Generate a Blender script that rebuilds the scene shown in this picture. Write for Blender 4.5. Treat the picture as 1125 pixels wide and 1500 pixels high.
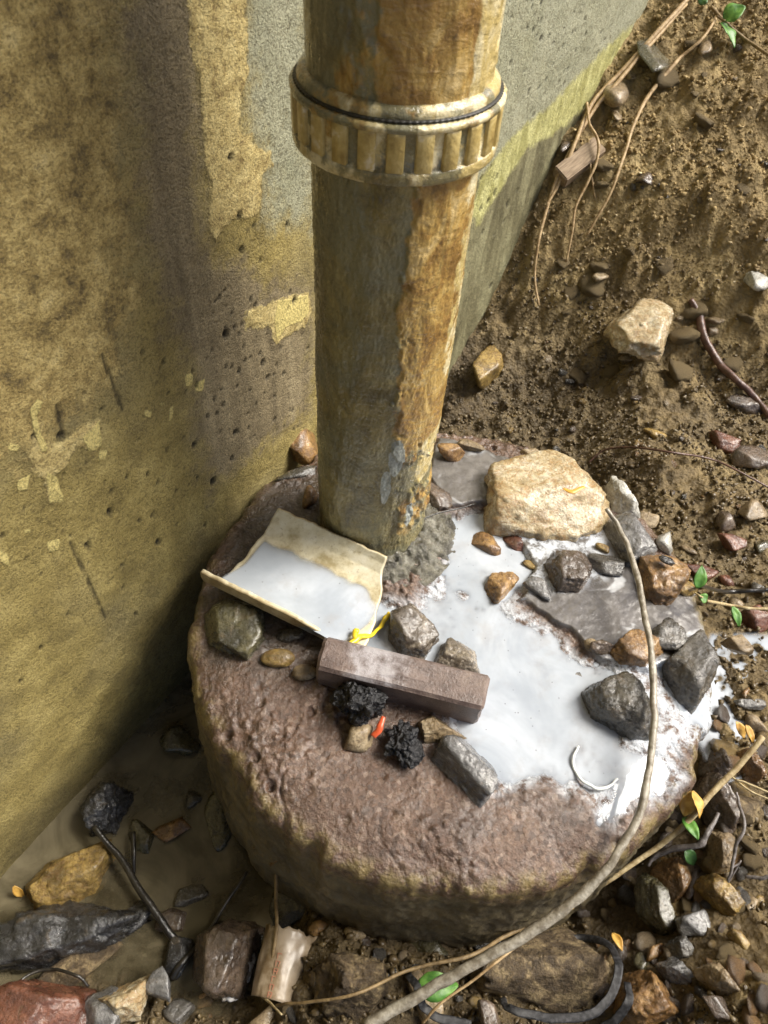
import bpy, math, random
import numpy as np
from mathutils import Matrix, Vector

for o in list(bpy.data.objects): bpy.data.objects.remove(o, do_unlink=True)
random.seed(7); rng = np.random.default_rng(7)
scene = bpy.context.scene
COL = scene.collection
R_ = math.radians

# ------------------------------------------------------------------ camera
F = 1083.0; CX, CY = 562.5, 750.0            # focal length and centre of the 1125 x 1500 picture
def ray(px, py): return np.array([(px - CX) / F, -(py - CY) / F, -1.0])
_dn = ray(475, 1654); _dn /= np.linalg.norm(_dn)   # straight down, seen by the camera
_zc = -_dn; _yc = np.array([0, 0, -1.0]); _yc -= _zc * (_yc @ _zc); _yc /= np.linalg.norm(_yc)
_xc = np.cross(_yc, _zc)
RM = np.stack([_xc, _yc, _zc])
CAM = -(RM @ (ray(543, 770) * 0.82))               # the pipe's foot is the origin, base top is z = 0
cd = bpy.data.cameras.new('camera'); co = bpy.data.objects.new('camera', cd); COL.objects.link(co)
cd.sensor_fit = 'VERTICAL'; cd.sensor_height = 36; cd.lens = 36 * F / 1500
cd.clip_start = 0.01; cd.clip_end = 200
cd.dof.use_dof = True; cd.dof.focus_distance = 0.74; cd.dof.aperture_fstop = 14
M4 = Matrix([list(RM[i]) + [CAM[i]] for i in range(3)] + [[0, 0, 0, 1]])
co.matrix_world = M4
scene.camera = co

# ------------------------------------------------------------------ sky, sun, exposure
SUN_AZ, SUN_EL = R_(13), R_(50)                    # light comes from the open side on the right
w = bpy.data.worlds.new('World'); scene.world = w; w.use_nodes = True
sky = w.node_tree.nodes.new('ShaderNodeTexSky'); sky.sky_type = 'NISHITA'; sky.sun_disc = False
sky.sun_elevation = SUN_EL; sky.sun_rotation = R_(90) - SUN_AZ; sky.dust_density = 4.0; sky.ozone_density = 0.6
bg = w.node_tree.nodes['Background']; bg.inputs['Strength'].default_value = 0.085
w.node_tree.links.new(sky.outputs[0], bg.inputs['Color'])
sl = bpy.data.lights.new('sun', 'SUN'); sl.energy = 3.4; sl.angle = R_(27); sl.color = (1.0, 0.95, 0.86)
so = bpy.data.objects.new('sun', sl); COL.objects.link(so)
sd = Vector((math.cos(SUN_EL) * math.cos(SUN_AZ), math.cos(SUN_EL) * math.sin(SUN_AZ), math.sin(SUN_EL)))
so.rotation_euler = sd.to_track_quat('Z', 'Y').to_euler()
vs = scene.view_settings; vs.view_transform = 'Standard'; vs.look = 'None'; vs.gamma = 1; vs.exposure = 0.92
scene.render.engine = 'CYCLES'
scene.cycles.max_bounces = 5; scene.cycles.diffuse_bounces = 3; scene.cycles.glossy_bounces = 2; scene.cycles.transmission_bounces = 3; scene.cycles.transparent_max_bounces = 6

# ------------------------------------------------------------------ numpy noise
def _h(ix, iy, iz, s):
    n = (ix.astype(np.int64) * 374761393 + iy.astype(np.int64) * 668265263 + iz.astype(np.int64) * 2147483647 + s * 974711) & 0xffffffff
    n = ((n ^ (n >> 13)) * 1274126177) & 0xffffffff
    n = (n ^ (n >> 16)) & 0xffffffff
    return n / 4294967295.0
def vnoise(x, y, z, s=0):
    x, y, z = np.broadcast_arrays(np.asarray(x, float), np.asarray(y, float), np.asarray(z, float))
    ix, iy, iz = np.floor(x), np.floor(y), np.floor(z)
    fx, fy, fz = x - ix, y - iy, z - iz
    fx, fy, fz = [t * t * t * (t * (t * 6 - 15) + 10) for t in (fx, fy, fz)]
    r = 0
    for a in (0, 1):
        for b in (0, 1):
            for c in (0, 1):
                r = r + _h(ix + a, iy + b, iz + c, s) * (fx if a else 1 - fx) * (fy if b else 1 - fy) * (fz if c else 1 - fz)
    return r * 2 - 1
def fbm(x, y, z=0.0, oct=4, s=0, g=0.5):
    r = 0; a = 1; t = 0
    for k in range(oct):
        r = r + a * vnoise(x * 2 ** k + 13.1 * k, y * 2 ** k + 7.7 * k, np.asarray(z) * 2 ** k + 3.3 * k, s + k); t += a; a *= g
    return r / t
def worley(x, y, s=0):
    ix, iy = np.floor(x), np.floor(y); d1 = np.full(x.shape, 9.0); cid = np.zeros(x.shape)
    for a in (-1, 0, 1):
        for b in (-1, 0, 1):
            jx, jy = ix + a, iy + b; z = np.zeros_like(jx)
            px = jx + _h(jx, jy, z, s + 1); py = jy + _h(jx, jy, z, s + 2)
            d = np.hypot(x - px, y - py); k = d < d1
            d1 = np.where(k, d, d1); cid = np.where(k, _h(jx, jy, z, s + 3), cid)
    return d1, cid
def sstep(a, b, x):
    t = np.clip((x - a) / (b - a), 0, 1); return t * t * (3 - 2 * t)
def sdf(poly, X, Y):                                # signed distance, positive inside
    poly = np.asarray(poly, float); n = len(poly); D = np.full(X.shape, 1e9); ins = np.zeros(X.shape, bool)
    for i in range(n):
        ax, ay = poly[i]; bx, by = poly[(i + 1) % n]; ex, ey = bx - ax, by - ay
        t = np.clip(((X - ax) * ex + (Y - ay) * ey) / (ex * ex + ey * ey + 1e-12), 0, 1)
        D = np.minimum(D, np.hypot(X - ax - t * ex, Y - ay - t * ey))
        c = ((ay > Y) != (by > Y)) & (X < ex * (Y - ay) / (ey + 1e-15) + ax); ins ^= c
    return np.where(ins, D, -D)

# ------------------------------------------------------------------ material helpers
class NT:
    def __init__(s, name):
        s.m = bpy.data.materials.new(name); s.m.use_nodes = True; s.t = s.m.node_tree
        s.b = s.t.nodes['Principled BSDF']; s.tc = s.t.nodes.new('ShaderNodeTexCoord')
        s.vec = s.tc.outputs['Object']
    def n(s, typ): return s.t.nodes.new(typ)
    def set(s, inp, v):
        if isinstance(v, bpy.types.NodeSocket): s.t.links.new(v, inp)
        elif isinstance(v, (tuple, list)) and len(v) == 3 and inp.type == 'RGBA': inp.default_value = (*v, 1)
        else: inp.default_value = v
    def random_offset(s):
        oi = s.n('ShaderNodeObjectInfo'); mp = s.n('ShaderNodeVectorMath'); mp.operation = 'SCALE'
        cb = s.n('ShaderNodeCombineXYZ')
        for i in range(3): s.set(cb.inputs[i], s.math('MULTIPLY', oi.outputs['Random'], 3.1 + i * 1.7))
        va = s.n('ShaderNodeVectorMath'); va.operation = 'ADD'
        s.set(va.inputs[0], s.vec); s.set(va.inputs[1], cb.outputs[0]); s.vec = va.outputs[0]
        s.rand = oi.outputs['Random']
    def scaled(s, sx, sy, sz):
        mp = s.n('ShaderNodeMapping'); s.set(mp.inputs['Vector'], s.vec); mp.inputs['Scale'].default_value = (sx, sy, sz); return mp.outputs[0]
    def noise(s, scale, detail=5, rough=0.55, dist=0.0, vec=None):
        k = s.n('ShaderNodeTexNoise'); s.set(k.inputs['Vector'], vec or s.vec)
        k.inputs['Scale'].default_value = scale; k.inputs['Detail'].default_value = detail
        k.inputs['Roughness'].default_value = rough; k.inputs['Distortion'].default_value = dist
        return k.outputs['Fac']
    def voro(s, scale, feat='F1', out='Distance', vec=None, rnd=1.0):
        k = s.n('ShaderNodeTexVoronoi'); k.feature = feat; s.set(k.inputs['Vector'], vec or s.vec)
        k.inputs['Scale'].default_value = scale; k.inputs['Randomness'].default_value = rnd; return k.outputs[out]
    def attr(s, name, out='Fac'):
        k = s.n('ShaderNodeAttribute'); k.attribute_name = name; return k.outputs[out]
    def math(s, op, a, b=0.0, clamp=False):
        k = s.n('ShaderNodeMath'); k.operation = op; k.use_clamp = clamp; s.set(k.inputs[0], a); s.set(k.inputs[1], b); return k.outputs[0]
    def step(s, v, a, b, lo=0.0, hi=1.0):
        k = s.n('ShaderNodeMapRange'); k.interpolation_type = 'SMOOTHSTEP'; s.set(k.inputs['Value'], v)
        k.inputs['From Min'].default_value = a; k.inputs['From Max'].default_value = b
        k.inputs['To Min'].default_value = lo; k.inputs['To Max'].default_value = hi; return k.outputs[0]
    def ramp(s, v, stops):
        k = s.n('ShaderNodeValToRGB'); s.set(k.inputs[0], v); cr = k.color_ramp
        while len(cr.elements) < len(stops): cr.elements.new(0.5)
        for e, (p, c) in zip(cr.elements, stops): e.position = p; e.color = (*c, 1)
        return k.outputs[0]
    def mix(s, f, a, b, mode='MIX'):
        k = s.n('ShaderNodeMix'); k.data_type = 'RGBA'; k.blend_type = mode
        s.set(k.inputs[0], f); s.set(k.inputs[6], a); s.set(k.inputs[7], b); return k.outputs[2]
    def bump(s, h, strength=0.5, dist=0.002, prev=None):
        k = s.n('ShaderNodeBump'); k.inputs['Strength'].default_value = strength; k.inputs['Distance'].default_value = dist
        s.set(k.inputs['Height'], h)
        if prev is not None: s.set(k.inputs['Normal'], prev)
        return k.outputs[0]
    def done(s, color=None, rough=None, normal=None, wet_normal=None, **kw):
        if color is not None: s.set(s.b.inputs['Base Color'], color)
        if rough is not None: s.set(s.b.inputs['Roughness'], rough)
        if normal is not None: s.set(s.b.inputs['Normal'], normal); s.set(s.b.inputs['Coat Normal'], wet_normal if wet_normal is not None else normal)
        for k, v in kw.items(): s.set(s.b.inputs[k.replace('_', ' ')], v)
        return s.m

# ------------------------------------------------------------------ object helpers
def mesh_obj(name, V, Fc, mat=None, parent=None, smooth=True, attrs=None, world=True):
    me = bpy.data.meshes.new(name)
    V = np.asarray(V, float)
    if isinstance(Fc, np.ndarray):
        k = Fc.shape[1]; me.vertices.add(len(V)); me.vertices.foreach_set('co', V.ravel())
        me.loops.add(Fc.size); me.loops.foreach_set('vertex_index', Fc.astype(np.int32).ravel())
        me.polygons.add(len(Fc)); me.polygons.foreach_set('loop_start', np.arange(0, Fc.size, k, dtype=np.int32))
        me.update(calc_edges=True); me.validate()
    else:
        me.from_pydata([tuple(v) for v in V], [], Fc)
    if smooth: me.polygons.foreach_set('use_smooth', np.ones(len(me.polygons), bool))
    for an, av in (attrs or {}).items():
        a = me.attributes.new(an, 'FLOAT', 'POINT'); a.data.foreach_set('value', np.asarray(av, np.float32).ravel())
    if mat: me.materials.append(mat)
    me.update()
    o = bpy.data.objects.new(name, me); COL.objects.link(o)
    if parent is not None: o.parent = parent
    return o
def tag(o, label=None, cat=None, group=None, kind=None):
    if label: o['label'] = label
    if cat: o['category'] = cat
    if group: o['group'] = group
    if kind: o['kind'] = kind
    return o
def empty(name, loc=(0, 0, 0)):
    o = bpy.data.objects.new(name, None); COL.objects.link(o); o.location = loc; o.empty_display_size = 0.02
    return o
def grid_faces(nu, nv, wrap=False):
    a = np.arange(nu * nv).reshape(nu, nv)
    if wrap:
        b = np.roll(a, -1, 0); q = np.stack([a[:, :-1], b[:, :-1], b[:, 1:], a[:, 1:]], -1)
    else:
        q = np.stack([a[:-1, :-1], a[1:, :-1], a[1:, 1:], a[:-1, 1:]], -1)
    return q.reshape(-1, 4)
def axis(segs):                                     # [(start, step), ..., end] -> non-uniform coordinates
    out = []
    for (a, st), nx in zip(segs[:-1], segs[1:]):
        b = nx[0] if isinstance(nx, tuple) else nx
        out.append(np.arange(a, b - st * .3, st))
    out.append([segs[-1]]); return np.concatenate(out)

# ------------------------------------------------------------------ the lie of the land
BC = np.array([0.097, -0.097]); BR = 0.267          # concrete base: centre and radius
YAW, WD = R_(61), 0.142                             # wall: direction and distance from the pipe
WN = np.array([-math.sin(YAW), math.cos(YAW), 0]); WU = np.array([math.cos(YAW), math.sin(YAW), 0])
WATER_Z = -0.222

def on_wall(px, py):
    d = RM @ ray(px, py); t = ((WN * WD - CAM) @ WN) / (d @ WN); q = CAM + d * t; return (q @ WU, q[2])
def at(px, py, z=0.0):
    d = RM @ ray(px, py); return CAM + d * ((z - CAM[2]) / d[2])
def atl(lst, z=0.0): return [at(x, y, z)[:2] for x, y in lst]

MILK = atl([(640,765),(720,745),(800,785),(880,785),(900,840),(815,868),(765,865),(748,895),(810,928),(845,965),(885,975),(965,972),(1035,985),(1075,1010),(1070,1070),(1010,1087),(985,1107),(1003,1132),(976,1163),(933,1176),(898,1200),(881,1200),(851,1154),(830,1166),(808,1141),(782,1145),(726,1155),(685,1130),(670,1075),(640,1030),(560,990),(505,955),(530,920),(550,885),(610,885),(640,850),(655,820)])
SLAB = atl([(640,640),(700,655),(760,680),(900,760),(1035,880),(1045,950),(1000,975),(930,985),(870,968),(830,925),(760,880),(780,830),(720,740),(650,745),(625,700)])
DARKL = atl([(300,840),(400,700),(470,690),(560,800),(560,900),(500,960),(400,990),(300,960)])

def base_top(x, y):
    x = np.asarray(x, float); y = np.asarray(y, float)
    r = np.hypot(x - BC[0], y - BC[1])
    m = sdf(MILK, x, y) + 0.006 * fbm(x * 60, y * 60, 0, 3, 5)
    sl = sdf(SLAB, x, y) + 0.004 * fbm(x * 70, y * 70, 1, 3, 9)
    rough = 0.0042 * fbm(x * 26, y * 26, 0, 4, 1) + 0.0034 * np.abs(fbm(x * 75, y * 75, 0, 3, 2)) + 0.0008 * fbm(x * 260, y * 260, 0, 3, 3)
    d, cid = worley(x * 46, y * 46, 11)
    rough = rough - 0.006 * sstep(.26, .10, d) * (cid > .80)                  # lost stones leave pits
    d2, c2 = worley(x * 110, y * 110, 12)
    rough = rough + 0.0024 * sstep(.42, .1, d2) * (c2 > .55)                  # exposed aggregate
    d3, c3 = worley(x * 235, y * 235, 13); rough = rough + .0010 * (c3 - .25) * sstep(.62, .2, d3)      # sand grains
    crack = np.abs(fbm(x * 9, y * 9, 0, 3, 21))
    rough = rough - 0.003 * sstep(.02, .0, crack)
    smooth_ = 0.0012 * fbm(x * 22, y * 22, 0, 3, 4) + 0.0004 * fbm(x * 190, y * 190, 0, 2, 6)
    ks = sstep(-0.002, 0.004, sl)
    rough = rough * (.30 + .75 * sstep(-.25, .30, fbm(x * 11, y * 11, 0, 3, 17)))
    km = sstep(-0.012, 0.018, m) * (1 - ks * .9)
    h = rough * (1 - .62 * km) * (1 - ks) + (smooth_ + 0.0055) * ks
    h = h - 0.0070 * km + 0.0042 * km * fbm(x * 38, y * 38, 0, 5, 31) + 0.0075 * km * sstep(.22, .6, fbm(x * 14, y * 14, 0, 3, 33))
    h = h - 0.013 * sstep(0.20, 0.272, r) ** 2 * (0.35 + 0.65 * sstep(.05, -.12, (y - BC[1]) + .3 * (BC[0] - x)))   # front rim worn down
    h = h + 0.004 * sstep(.09, .062, np.hypot(x, y)) * (1 + fbm(x * 90, y * 90, 0, 3, 41))
    return h
def ground_low(x, y):
    x = np.asarray(x, float); y = np.asarray(y, float)
    left = sstep(0.02, -0.10, x)
    front = sstep(-.30, -.42, y)
    right = sstep(.24, .42, x)
    h = -0.215 + 0.060 * front * (1 - .7 * left) - 0.045 * left * (1 - .6 * sstep(-.41, -.47, y)) + 0.105 * right
    d = y + .35 * x
    bank = np.interp(d, [-9, .30, .45, .62, .80, 1.1, 1.6, 3, 8, 60], [-.6, -.24, -.19, -.11, .10, .27, .45, .9, 1.6, 1.9])
    k = 0.05; hh = np.clip(.5 + .5 * (bank - h) / k, 0, 1)
    return h * (1 - hh) + bank * hh + k * hh * (1 - hh)
def ground_h(x, y):
    x = np.asarray(x, float); y = np.asarray(y, float)
    g = ground_low(x, y)
    d, c = worley(x * 22, y * 22, 51); d2, c2 = worley(x * 62, y * 62, 52)
    g = g + 0.018 * fbm(x * 9, y * 9, 0, 4, 53) + (0.012 + .016 * sstep(.2, .5, y)) * (c - .3) * sstep(.62, .2, d) + 0.0075 * (c2) * sstep(.6, .15, d2) + 0.0065 * fbm(x * 100, y * 100, 0, 5, 54)
    return g
HX, HY, HS = -.5, -.62, .003                        # table of surface heights, for resting things on it
_gx, _gy = np.meshgrid(HX + HS * np.arange(560), HY + HS * np.arange(750), indexing='ij')
HT = ground_h(_gx, _gy); _in = np.hypot(_gx - BC[0], _gy - BC[1]) < BR - .006
HT[_in] = base_top(_gx[_in], _gy[_in])
def surf(x, y):
    fx = np.clip((np.asarray(x) - HX) / HS, 0, 558.99); fy = np.clip((np.asarray(y) - HY) / HS, 0, 748.99)
    i, j = fx.astype(int), fy.astype(int); a, b = fx - i, fy - j
    return HT[i, j] * (1 - a) * (1 - b) + HT[i + 1, j] * a * (1 - b) + HT[i, j + 1] * (1 - a) * b + HT[i + 1, j + 1] * a * b
_ts = np.arange(.2, 3.2, .0012)
def hit(px, py, off=0.0, fn=surf):
    P = CAM + np.outer(_ts, RM @ ray(px, py))
    k = P[:, 2] < fn(P[:, 0], P[:, 1]) + off
    return P[int(np.argmax(k)) if k.any() else -1]
def depth_of(p): return -(RM.T @ (np.asarray(p) - CAM))[2]

# ------------------------------------------------------------------ materials: setting
def wet_mask(n, a=.42, b=.62, scale=14): return n.step(n.noise(scale, 4), a, b)

n = NT('soil'); pos = n.n('ShaderNodeSeparateXYZ'); n.set(pos.inputs[0], n.vec)
a = n.noise(7, 6, .6); b = n.noise(60, 6, .65); c = n.noise(420, 4, .7)
col = n.ramp(a, [(.32, (.19, .130, .050)), (.5, (.34, .245, .102)), (.68, (.49, .37, .17))])
col = n.mix(n.step(b, .35, .7), n.mix(.4, col, (.06, .042, .022)), col)
col = n.mix(n.math('MULTIPLY', n.step(c, .55, .75), .6), col, (.27, .20, .11))
damp = n.step(n.math('ADD', pos.outputs[2], n.math('MULTIPLY', n.noise(10, 3), .10)), -.13, .02, 1, 0)   # seeping water soaks the low ground
col = n.mix(damp, col, n.mix(.62, col, (.035, .024, .014)))
rg = n.math('SUBTRACT', .85, n.math('MULTIPLY', damp, n.step(b, .3, .65, .1, .55)))
nm = n.bump(n.noise(380, 5, .75), 1.0, .0035); nm = n.bump(n.voro(190), .8, .004, nm); nm = n.bump(n.noise(90, 4, .6), .7, .006, nm)
M_soil = n.done(col, rg, nm)

n = NT('soil_crumb'); col = n.ramp(n.attr('tint'), [(0, (.19, .13, .054)), (.5, (.27, .19, .080)), (.9, (.36, .265, .12)), (.97, (.46, .36, .19)), (1, (.58, .48, .30))])
damp = n.attr('damp'); col = n.mix(n.math('MULTIPLY', damp, .68), col, (.03, .022, .014))
M_crumb = n.done(col, n.math('SUBTRACT', .85, n.math('MULTIPLY', damp, .5)), n.bump(n.noise(700, 3), .5, .001))

n = NT('murky_water')
M_murk = n.done(n.mix(n.step(n.noise(9, 5, .6, 1.2), .38, .66), (.060, .050, .028), (.17, .145, .09)), .06, n.bump(n.noise(14, 2), .05, .002), IOR=1.33)
n.set(n.b.inputs['Alpha'], n.math('MULTIPLY', n.attr('cover'), n.step(n.noise(16, 4), .25, .7, .72, 1.0)))

n = NT('milky_water')
tint = n.mix(n.step(n.noise(11, 4, .6, .8), .35, .75), (.36, .40, .45), (.53, .57, .62))
bub = n.voro(260); bubr = n.voro(260, out='Color')
pick = n.step(n.math('MULTIPLY', n.step(bub, .12, .20, 1, 0), n.math('GREATER_THAN', bubr, .80)), .2, .8)
nm = n.bump(n.noise(42, 3, .5), .35, .0022); nm = n.bump(pick, .6, .001, nm); tint = n.mix(n.math('MULTIPLY', pick, .6), tint, (.16, .15, .14)); tint = n.mix(n.math('MULTIPLY', n.step(n.noise(30, 6, .7), .50, .70), .30), tint, (.34, .32, .30))
M_milk = n.done(tint, .05, nm, IOR=1.36, Specular_IOR_Level=.6)
n.set(n.b.inputs['Alpha'], n.attr('cover'))

n = NT('damp_concrete')
ag = n.noise(330, 5, .7); big = n.noise(18, 5, .6); med = n.noise(75, 5, .6)
sl_ = n.attr('slab'); 
rough_c = n.ramp(big, [(.3, (.070, .038, .024)), (.5, (.145, .085, .056)), (.7, (.235, .150, .104))])
rough_c = n.mix(n.step(ag, .40, .70), n.mix(.5, rough_c, (.05, .032, .022)), rough_c)
vcol = n.voro(235, out='Color'); rough_c = n.mix(n.math('MULTIPLY', n.step(vcol, .62, .95), .30), rough_c, (.40, .31, .24)); rough_c = n.mix(n.math('MULTIPLY', n.step(vcol, .40, .15), .55), rough_c, (.045, .028, .020))
slab_c = n.mix(n.step(n.noise(30, 5, .65, 1.5), .35, .7), (.085, .078, .072), (.165, .155, .145))
slab_c = n.mix(n.step(n.noise(9, 3, .5, 3.0), .60, .68), slab_c, (.40, .41, .42))          # dried milky runs
col = n.mix(sl_, rough_c, slab_c)
side = n.attr('side'); side_c = n.mix(n.step(n.noise(22, 5, .65), .35, .68), (.065, .052, .030), (.16, .13, .075))
col = n.mix(side, col, side_c)
moss = n.math('MULTIPLY', n.attr('rim'), n.step(med, .42, .62)); col = n.mix(n.math('MULTIPLY', moss, .7), col, (.26, .20, .075))
wl = n.attr('wet'); col = n.mix(n.math('MULTIPLY', wl, .72), col, (.026, .021, .014))  # darkens the patch left of the pipe and under the shard
film = n.math('MULTIPLY', n.attr('film'), n.step(n.noise(95, 6, .7), .38, .56)); col = n.mix(n.math('MULTIPLY', film, .85), col, (.56, .60, .65))
keep = n.math('SUBTRACT', n.math('SUBTRACT', 1.0, n.math('MULTIPLY', sl_, .85)), n.math('MULTIPLY', n.attr('side'), .5))
h1 = n.bump(n.math('MULTIPLY', ag, keep), .9, .0022); h2 = n.bump(n.math('MULTIPLY', n.voro(330), keep), .45, .0014, h1); h3 = n.bump(n.math('MULTIPLY', med, keep), .5, .003, h2)
rg = n.math('ADD', n.step(n.noise(40, 4), .35, .65, .12, .36), n.math('MULTIPLY', side, .30))
wn = n.bump(n.math('MULTIPLY', n.noise(210, 4, .7), keep), .8, .0020); wn = n.bump(n.math('MULTIPLY', med, keep), .6, .003, wn)
M_conc = n.done(col, rg, h3, wn, Coat_Weight=n.math('MULTIPLY', n.step(n.noise(24, 5, .65), .40, .62, .12, .85), n.math('SUBTRACT', 1.0, n.math('MULTIPLY', side, .8))), Coat_Roughness=.10)

n = NT('stained_wall'); sep = n.n('ShaderNodeSeparateXYZ'); n.set(sep.inputs[0], n.vec)   # wall local: x along, z up
fine = n.noise(520, 5, .7); mid = n.noise(120, 5, .62); big = n.noise(22, 6, .62); huge = n.noise(5, 4, .55)
streak = n.noise(16, 5, .6, .4, n.scaled(2.2, 1, .22))
olive = n.ramp(big, [(.30, (.225, .175, .058)), (.52, (.385, .305, .105)), (.72, (.53, .43, .165))])
olive = n.mix(n.step(huge, .42, .66), olive, n.mix(.6, olive, (.24, .21, .12)))
ochre = n.ramp(n.noise(42, 8, .76), [(.37, (.15, .112, .048)), (.46, (.37, .275, .10)), (.56, (.58, .45, .18)), (.70, (.72, .59, .28))])
purple = n.ramp(streak, [(.30, (.155, .124, .072)), (.52, (.26, .210, .122)), (.70, (.37, .305, .182))])
pale = n.ramp(n.noise(14, 4, .6), [(.3, (.36, .375, .265)), (.7, (.50, .51, .38))])
tan = n.ramp(n.noise(90, 7, .75), [(.34, (.28, .20, .075)), (.46, (.56, .44, .18)), (.62, (.74, .61, .28))])
band = n.mix(n.step(n.noise(40, 5, .65, 0, n.scaled(1, 1, .4)), .4, .62), (.42, .40, .14), (.70, .68, .30))
low = n.ramp(n.noise(26, 6, .65, .5, n.scaled(1.0, 1, .30)), [(.33, (.10, .09, .045)), (.5, (.225, .205, .11)), (.70, (.40, .38, .22))])
wob = n.math('MULTIPLY', n.math('SUBTRACT', n.noise(28, 6, .65), .5), .05)
wob2 = n.math('MULTIPLY', n.math('SUBTRACT', n.noise(120, 6, .75), .5), .036)
def field(name, soft, k=1.0):
    v = n.math('ADD', n.attr(name), n.math('ADD', n.math('MULTIPLY', wob, k), n.math('MULTIPLY', wob2, k))); return n.step(v, -soft, soft)
col = olive
col = n.mix(field('ochre', .022, 2.4), col, ochre)
col = n.mix(field('purple', .020, 1.7), col, purple)
pale = n.mix(n.step(n.noise(170, 4, .7), .50, .66), pale, n.mix(.5, pale, (.10, .09, .05)))
col = n.mix(n.math('MULTIPLY', field('pale', .020, 1.4), .85), col, pale)
col = n.mix(field('low', .010, .6), col, low)
col = n.mix(n.math('MULTIPLY', field('band', .006, .7), .95), col, band)
pm = field('peel', .0014, .42); col = n.mix(pm, col, tan)
ch = field('chip', .0008, .07); col = n.mix(ch, col, (.74, .62, .24))
col = n.mix(n.math('MULTIPLY', n.step(fine, .36, .54, 1, 0), .55), col, n.mix(.6, col, (.03, .024, .013)))
grit = n.noise(260, 4, .75)
col = n.mix(n.math('MULTIPLY', n.step(grit, .38, .54, 1, 0), .36), col, n.mix(.65, col, (.03, .024, .012)))
col = n.mix(n.math('MULTIPLY', n.step(fine, .57, .70), .50), col, n.mix(.5, col, (.62, .52, .30)))
col = n.mix(n.math('MULTIPLY', n.step(mid, .56, .70), .30), col, (.05, .04, .022))
cr = n.math('MULTIPLY', n.attr('crack'), 1.0); col = n.mix(cr, col, (.02, .016, .009))
pit = n.attr('pit'); col = n.mix(pit, col, (.024, .019, .011))
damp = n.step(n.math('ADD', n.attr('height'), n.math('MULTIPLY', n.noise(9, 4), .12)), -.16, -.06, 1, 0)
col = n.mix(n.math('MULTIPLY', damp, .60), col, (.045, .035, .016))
hgt = n.math('ADD', n.math('MULTIPLY', pm, .5), n.math('MULTIPLY', ch, .6))
nm = n.bump(fine, .8, .0018); nm = n.bump(grit, .7, .0018, nm); nm = n.bump(mid, .6, .003, nm); nm = n.bump(hgt, .8, .0016, nm)
M_wall = n.done(col, n.step(mid, .3, .7, .42, .68), nm, Specular_IOR_Level=.35)

n = NT('soffit_concrete'); M_soffit = n.done(n.mix(n.step(n.noise(9, 6), .35, .65), (.16, .15, .12), (.26, .24, .20)), .8, n.bump(n.noise(120, 4), .4, .002))

# ------------------------------------------------------------------ ground and bank
xs = axis([(-40, 8), (-8, 2), (-2, .3), (-.5, .04), (-.42, .0033), (.72, .012), (1.3, .1), (3, 1), (8, 8), 40.])
ys = axis([(-40, 8), (-8, 2), (-2, .3), (-.8, .04), (-.52, .0033), (.62, .0045), (1.15, .02), (2, .12), (4, 1), (8, 8), 40.])
X, Y = np.meshgrid(xs, ys, indexing='ij')
near = (np.abs(X) < 3) & (np.abs(Y) < 3)
Z = ground_low(X, Y); Z[near] = ground_h(X[near], Y[near])
rb = np.hypot(X - BC[0], Y - BC[1]); Z = np.where(rb < BR - .02, np.minimum(Z, -.24), Z)
ground = mesh_obj('ground', np.stack([X, Y, Z], -1).reshape(-1, 3), grid_faces(len(xs), len(ys)), M_soil)
tag(ground, 'brown stony soil around the base, rising in a bank behind it', None, kind='structure')

# ------------------------------------------------------------------ the concrete wall
us = axis([(-6, 1), (-2, .25), (-.7, .03), (-.52, .0024), (.40, .0035), (.75, .006), (1.5, .05), (2.2, .5), 6.])
zs = axis([(-.6, .06), (-.34, .0024), (.56, .02), (.8, .2), 2.6])
U, Zw = np.meshgrid(us, zs, indexing='ij')
def wp(lst): return [on_wall(*p) for p in lst]
def wsdf(*polys):
    r = np.full(U.shape, -1.)
    for p in polys: r = np.maximum(r, sdf(wp(p), U, Zw))
    return np.clip(r, -.2, .2)
peel = wsdf([(268,-40),(362,-40),(360,60),(362,110),(345,180),(352,195),(368,200),(375,215),(395,220),(398,245),(382,250),(374,315),(335,322),(318,345),(312,352),(303,330),(308,265),(298,240),(296,150),(285,95),(278,30)],
            [(395,440),(450,428),(458,455),(445,480),(418,492),(402,508),(392,480),(360,480),(358,455)],
            [(40,652),(90,645),(118,622),(145,614),(146,648),(138,662),(112,655),(98,690),(78,700),(90,735),(68,738),(62,705),(50,690)])
chip = wsdf([(405,440),(450,432),(452,455),(440,470),(415,478),(404,500),(400,470)], [(10,648),(30,652),(26,662),(12,660)], [(26,705),(44,696),(40,717),(27,720)], [(120,640),(146,616),(148,655),(130,662)], [(66,690),(86,700),(94,734),(72,738)],
            [(70,795),(90,790),(88,806),(74,810)], [(0,808),(14,812),(16,832),(6,826),(0,820)], [(210,600),(222,602),(220,612),(212,610)], [(145,660),(158,660),(156,674),(146,674)],
            [(36,778),(46,775),(46,782),(36,784)], [(45,600),(55,585),(62,590),(55,610),(62,640),(70,660),(60,662),(50,630)], [(232,592),(240,588),(240,595)], [(248,598),(254,594),(252,618),(247,618)],
            [(270,548),(282,545),(282,566),(272,566)], [(288,560),(300,555),(298,574),(286,574)])
ochre_f = wsdf([(-200,-60),(150,-60),(185,200),(190,420),(160,560),(60,660),(-200,700)])
purple_f = wsdf([(175,-60),(285,-60),(300,345),(330,380),(455,420),(458,600),(380,660),(310,720),(285,640),(280,540),(250,480),(215,330)])  # purple-grey staining, with part of the pipe's soft shadow painted in
uR = 0.18
pale_f = np.maximum(wsdf([(355,-60),(450,-60),(460,330),(400,320),(360,150)]), wsdf([(440,-60),(1060,-80),(1015,-15),(930,60),(800,175),(690,285),(650,320),(500,330)]))
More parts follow.
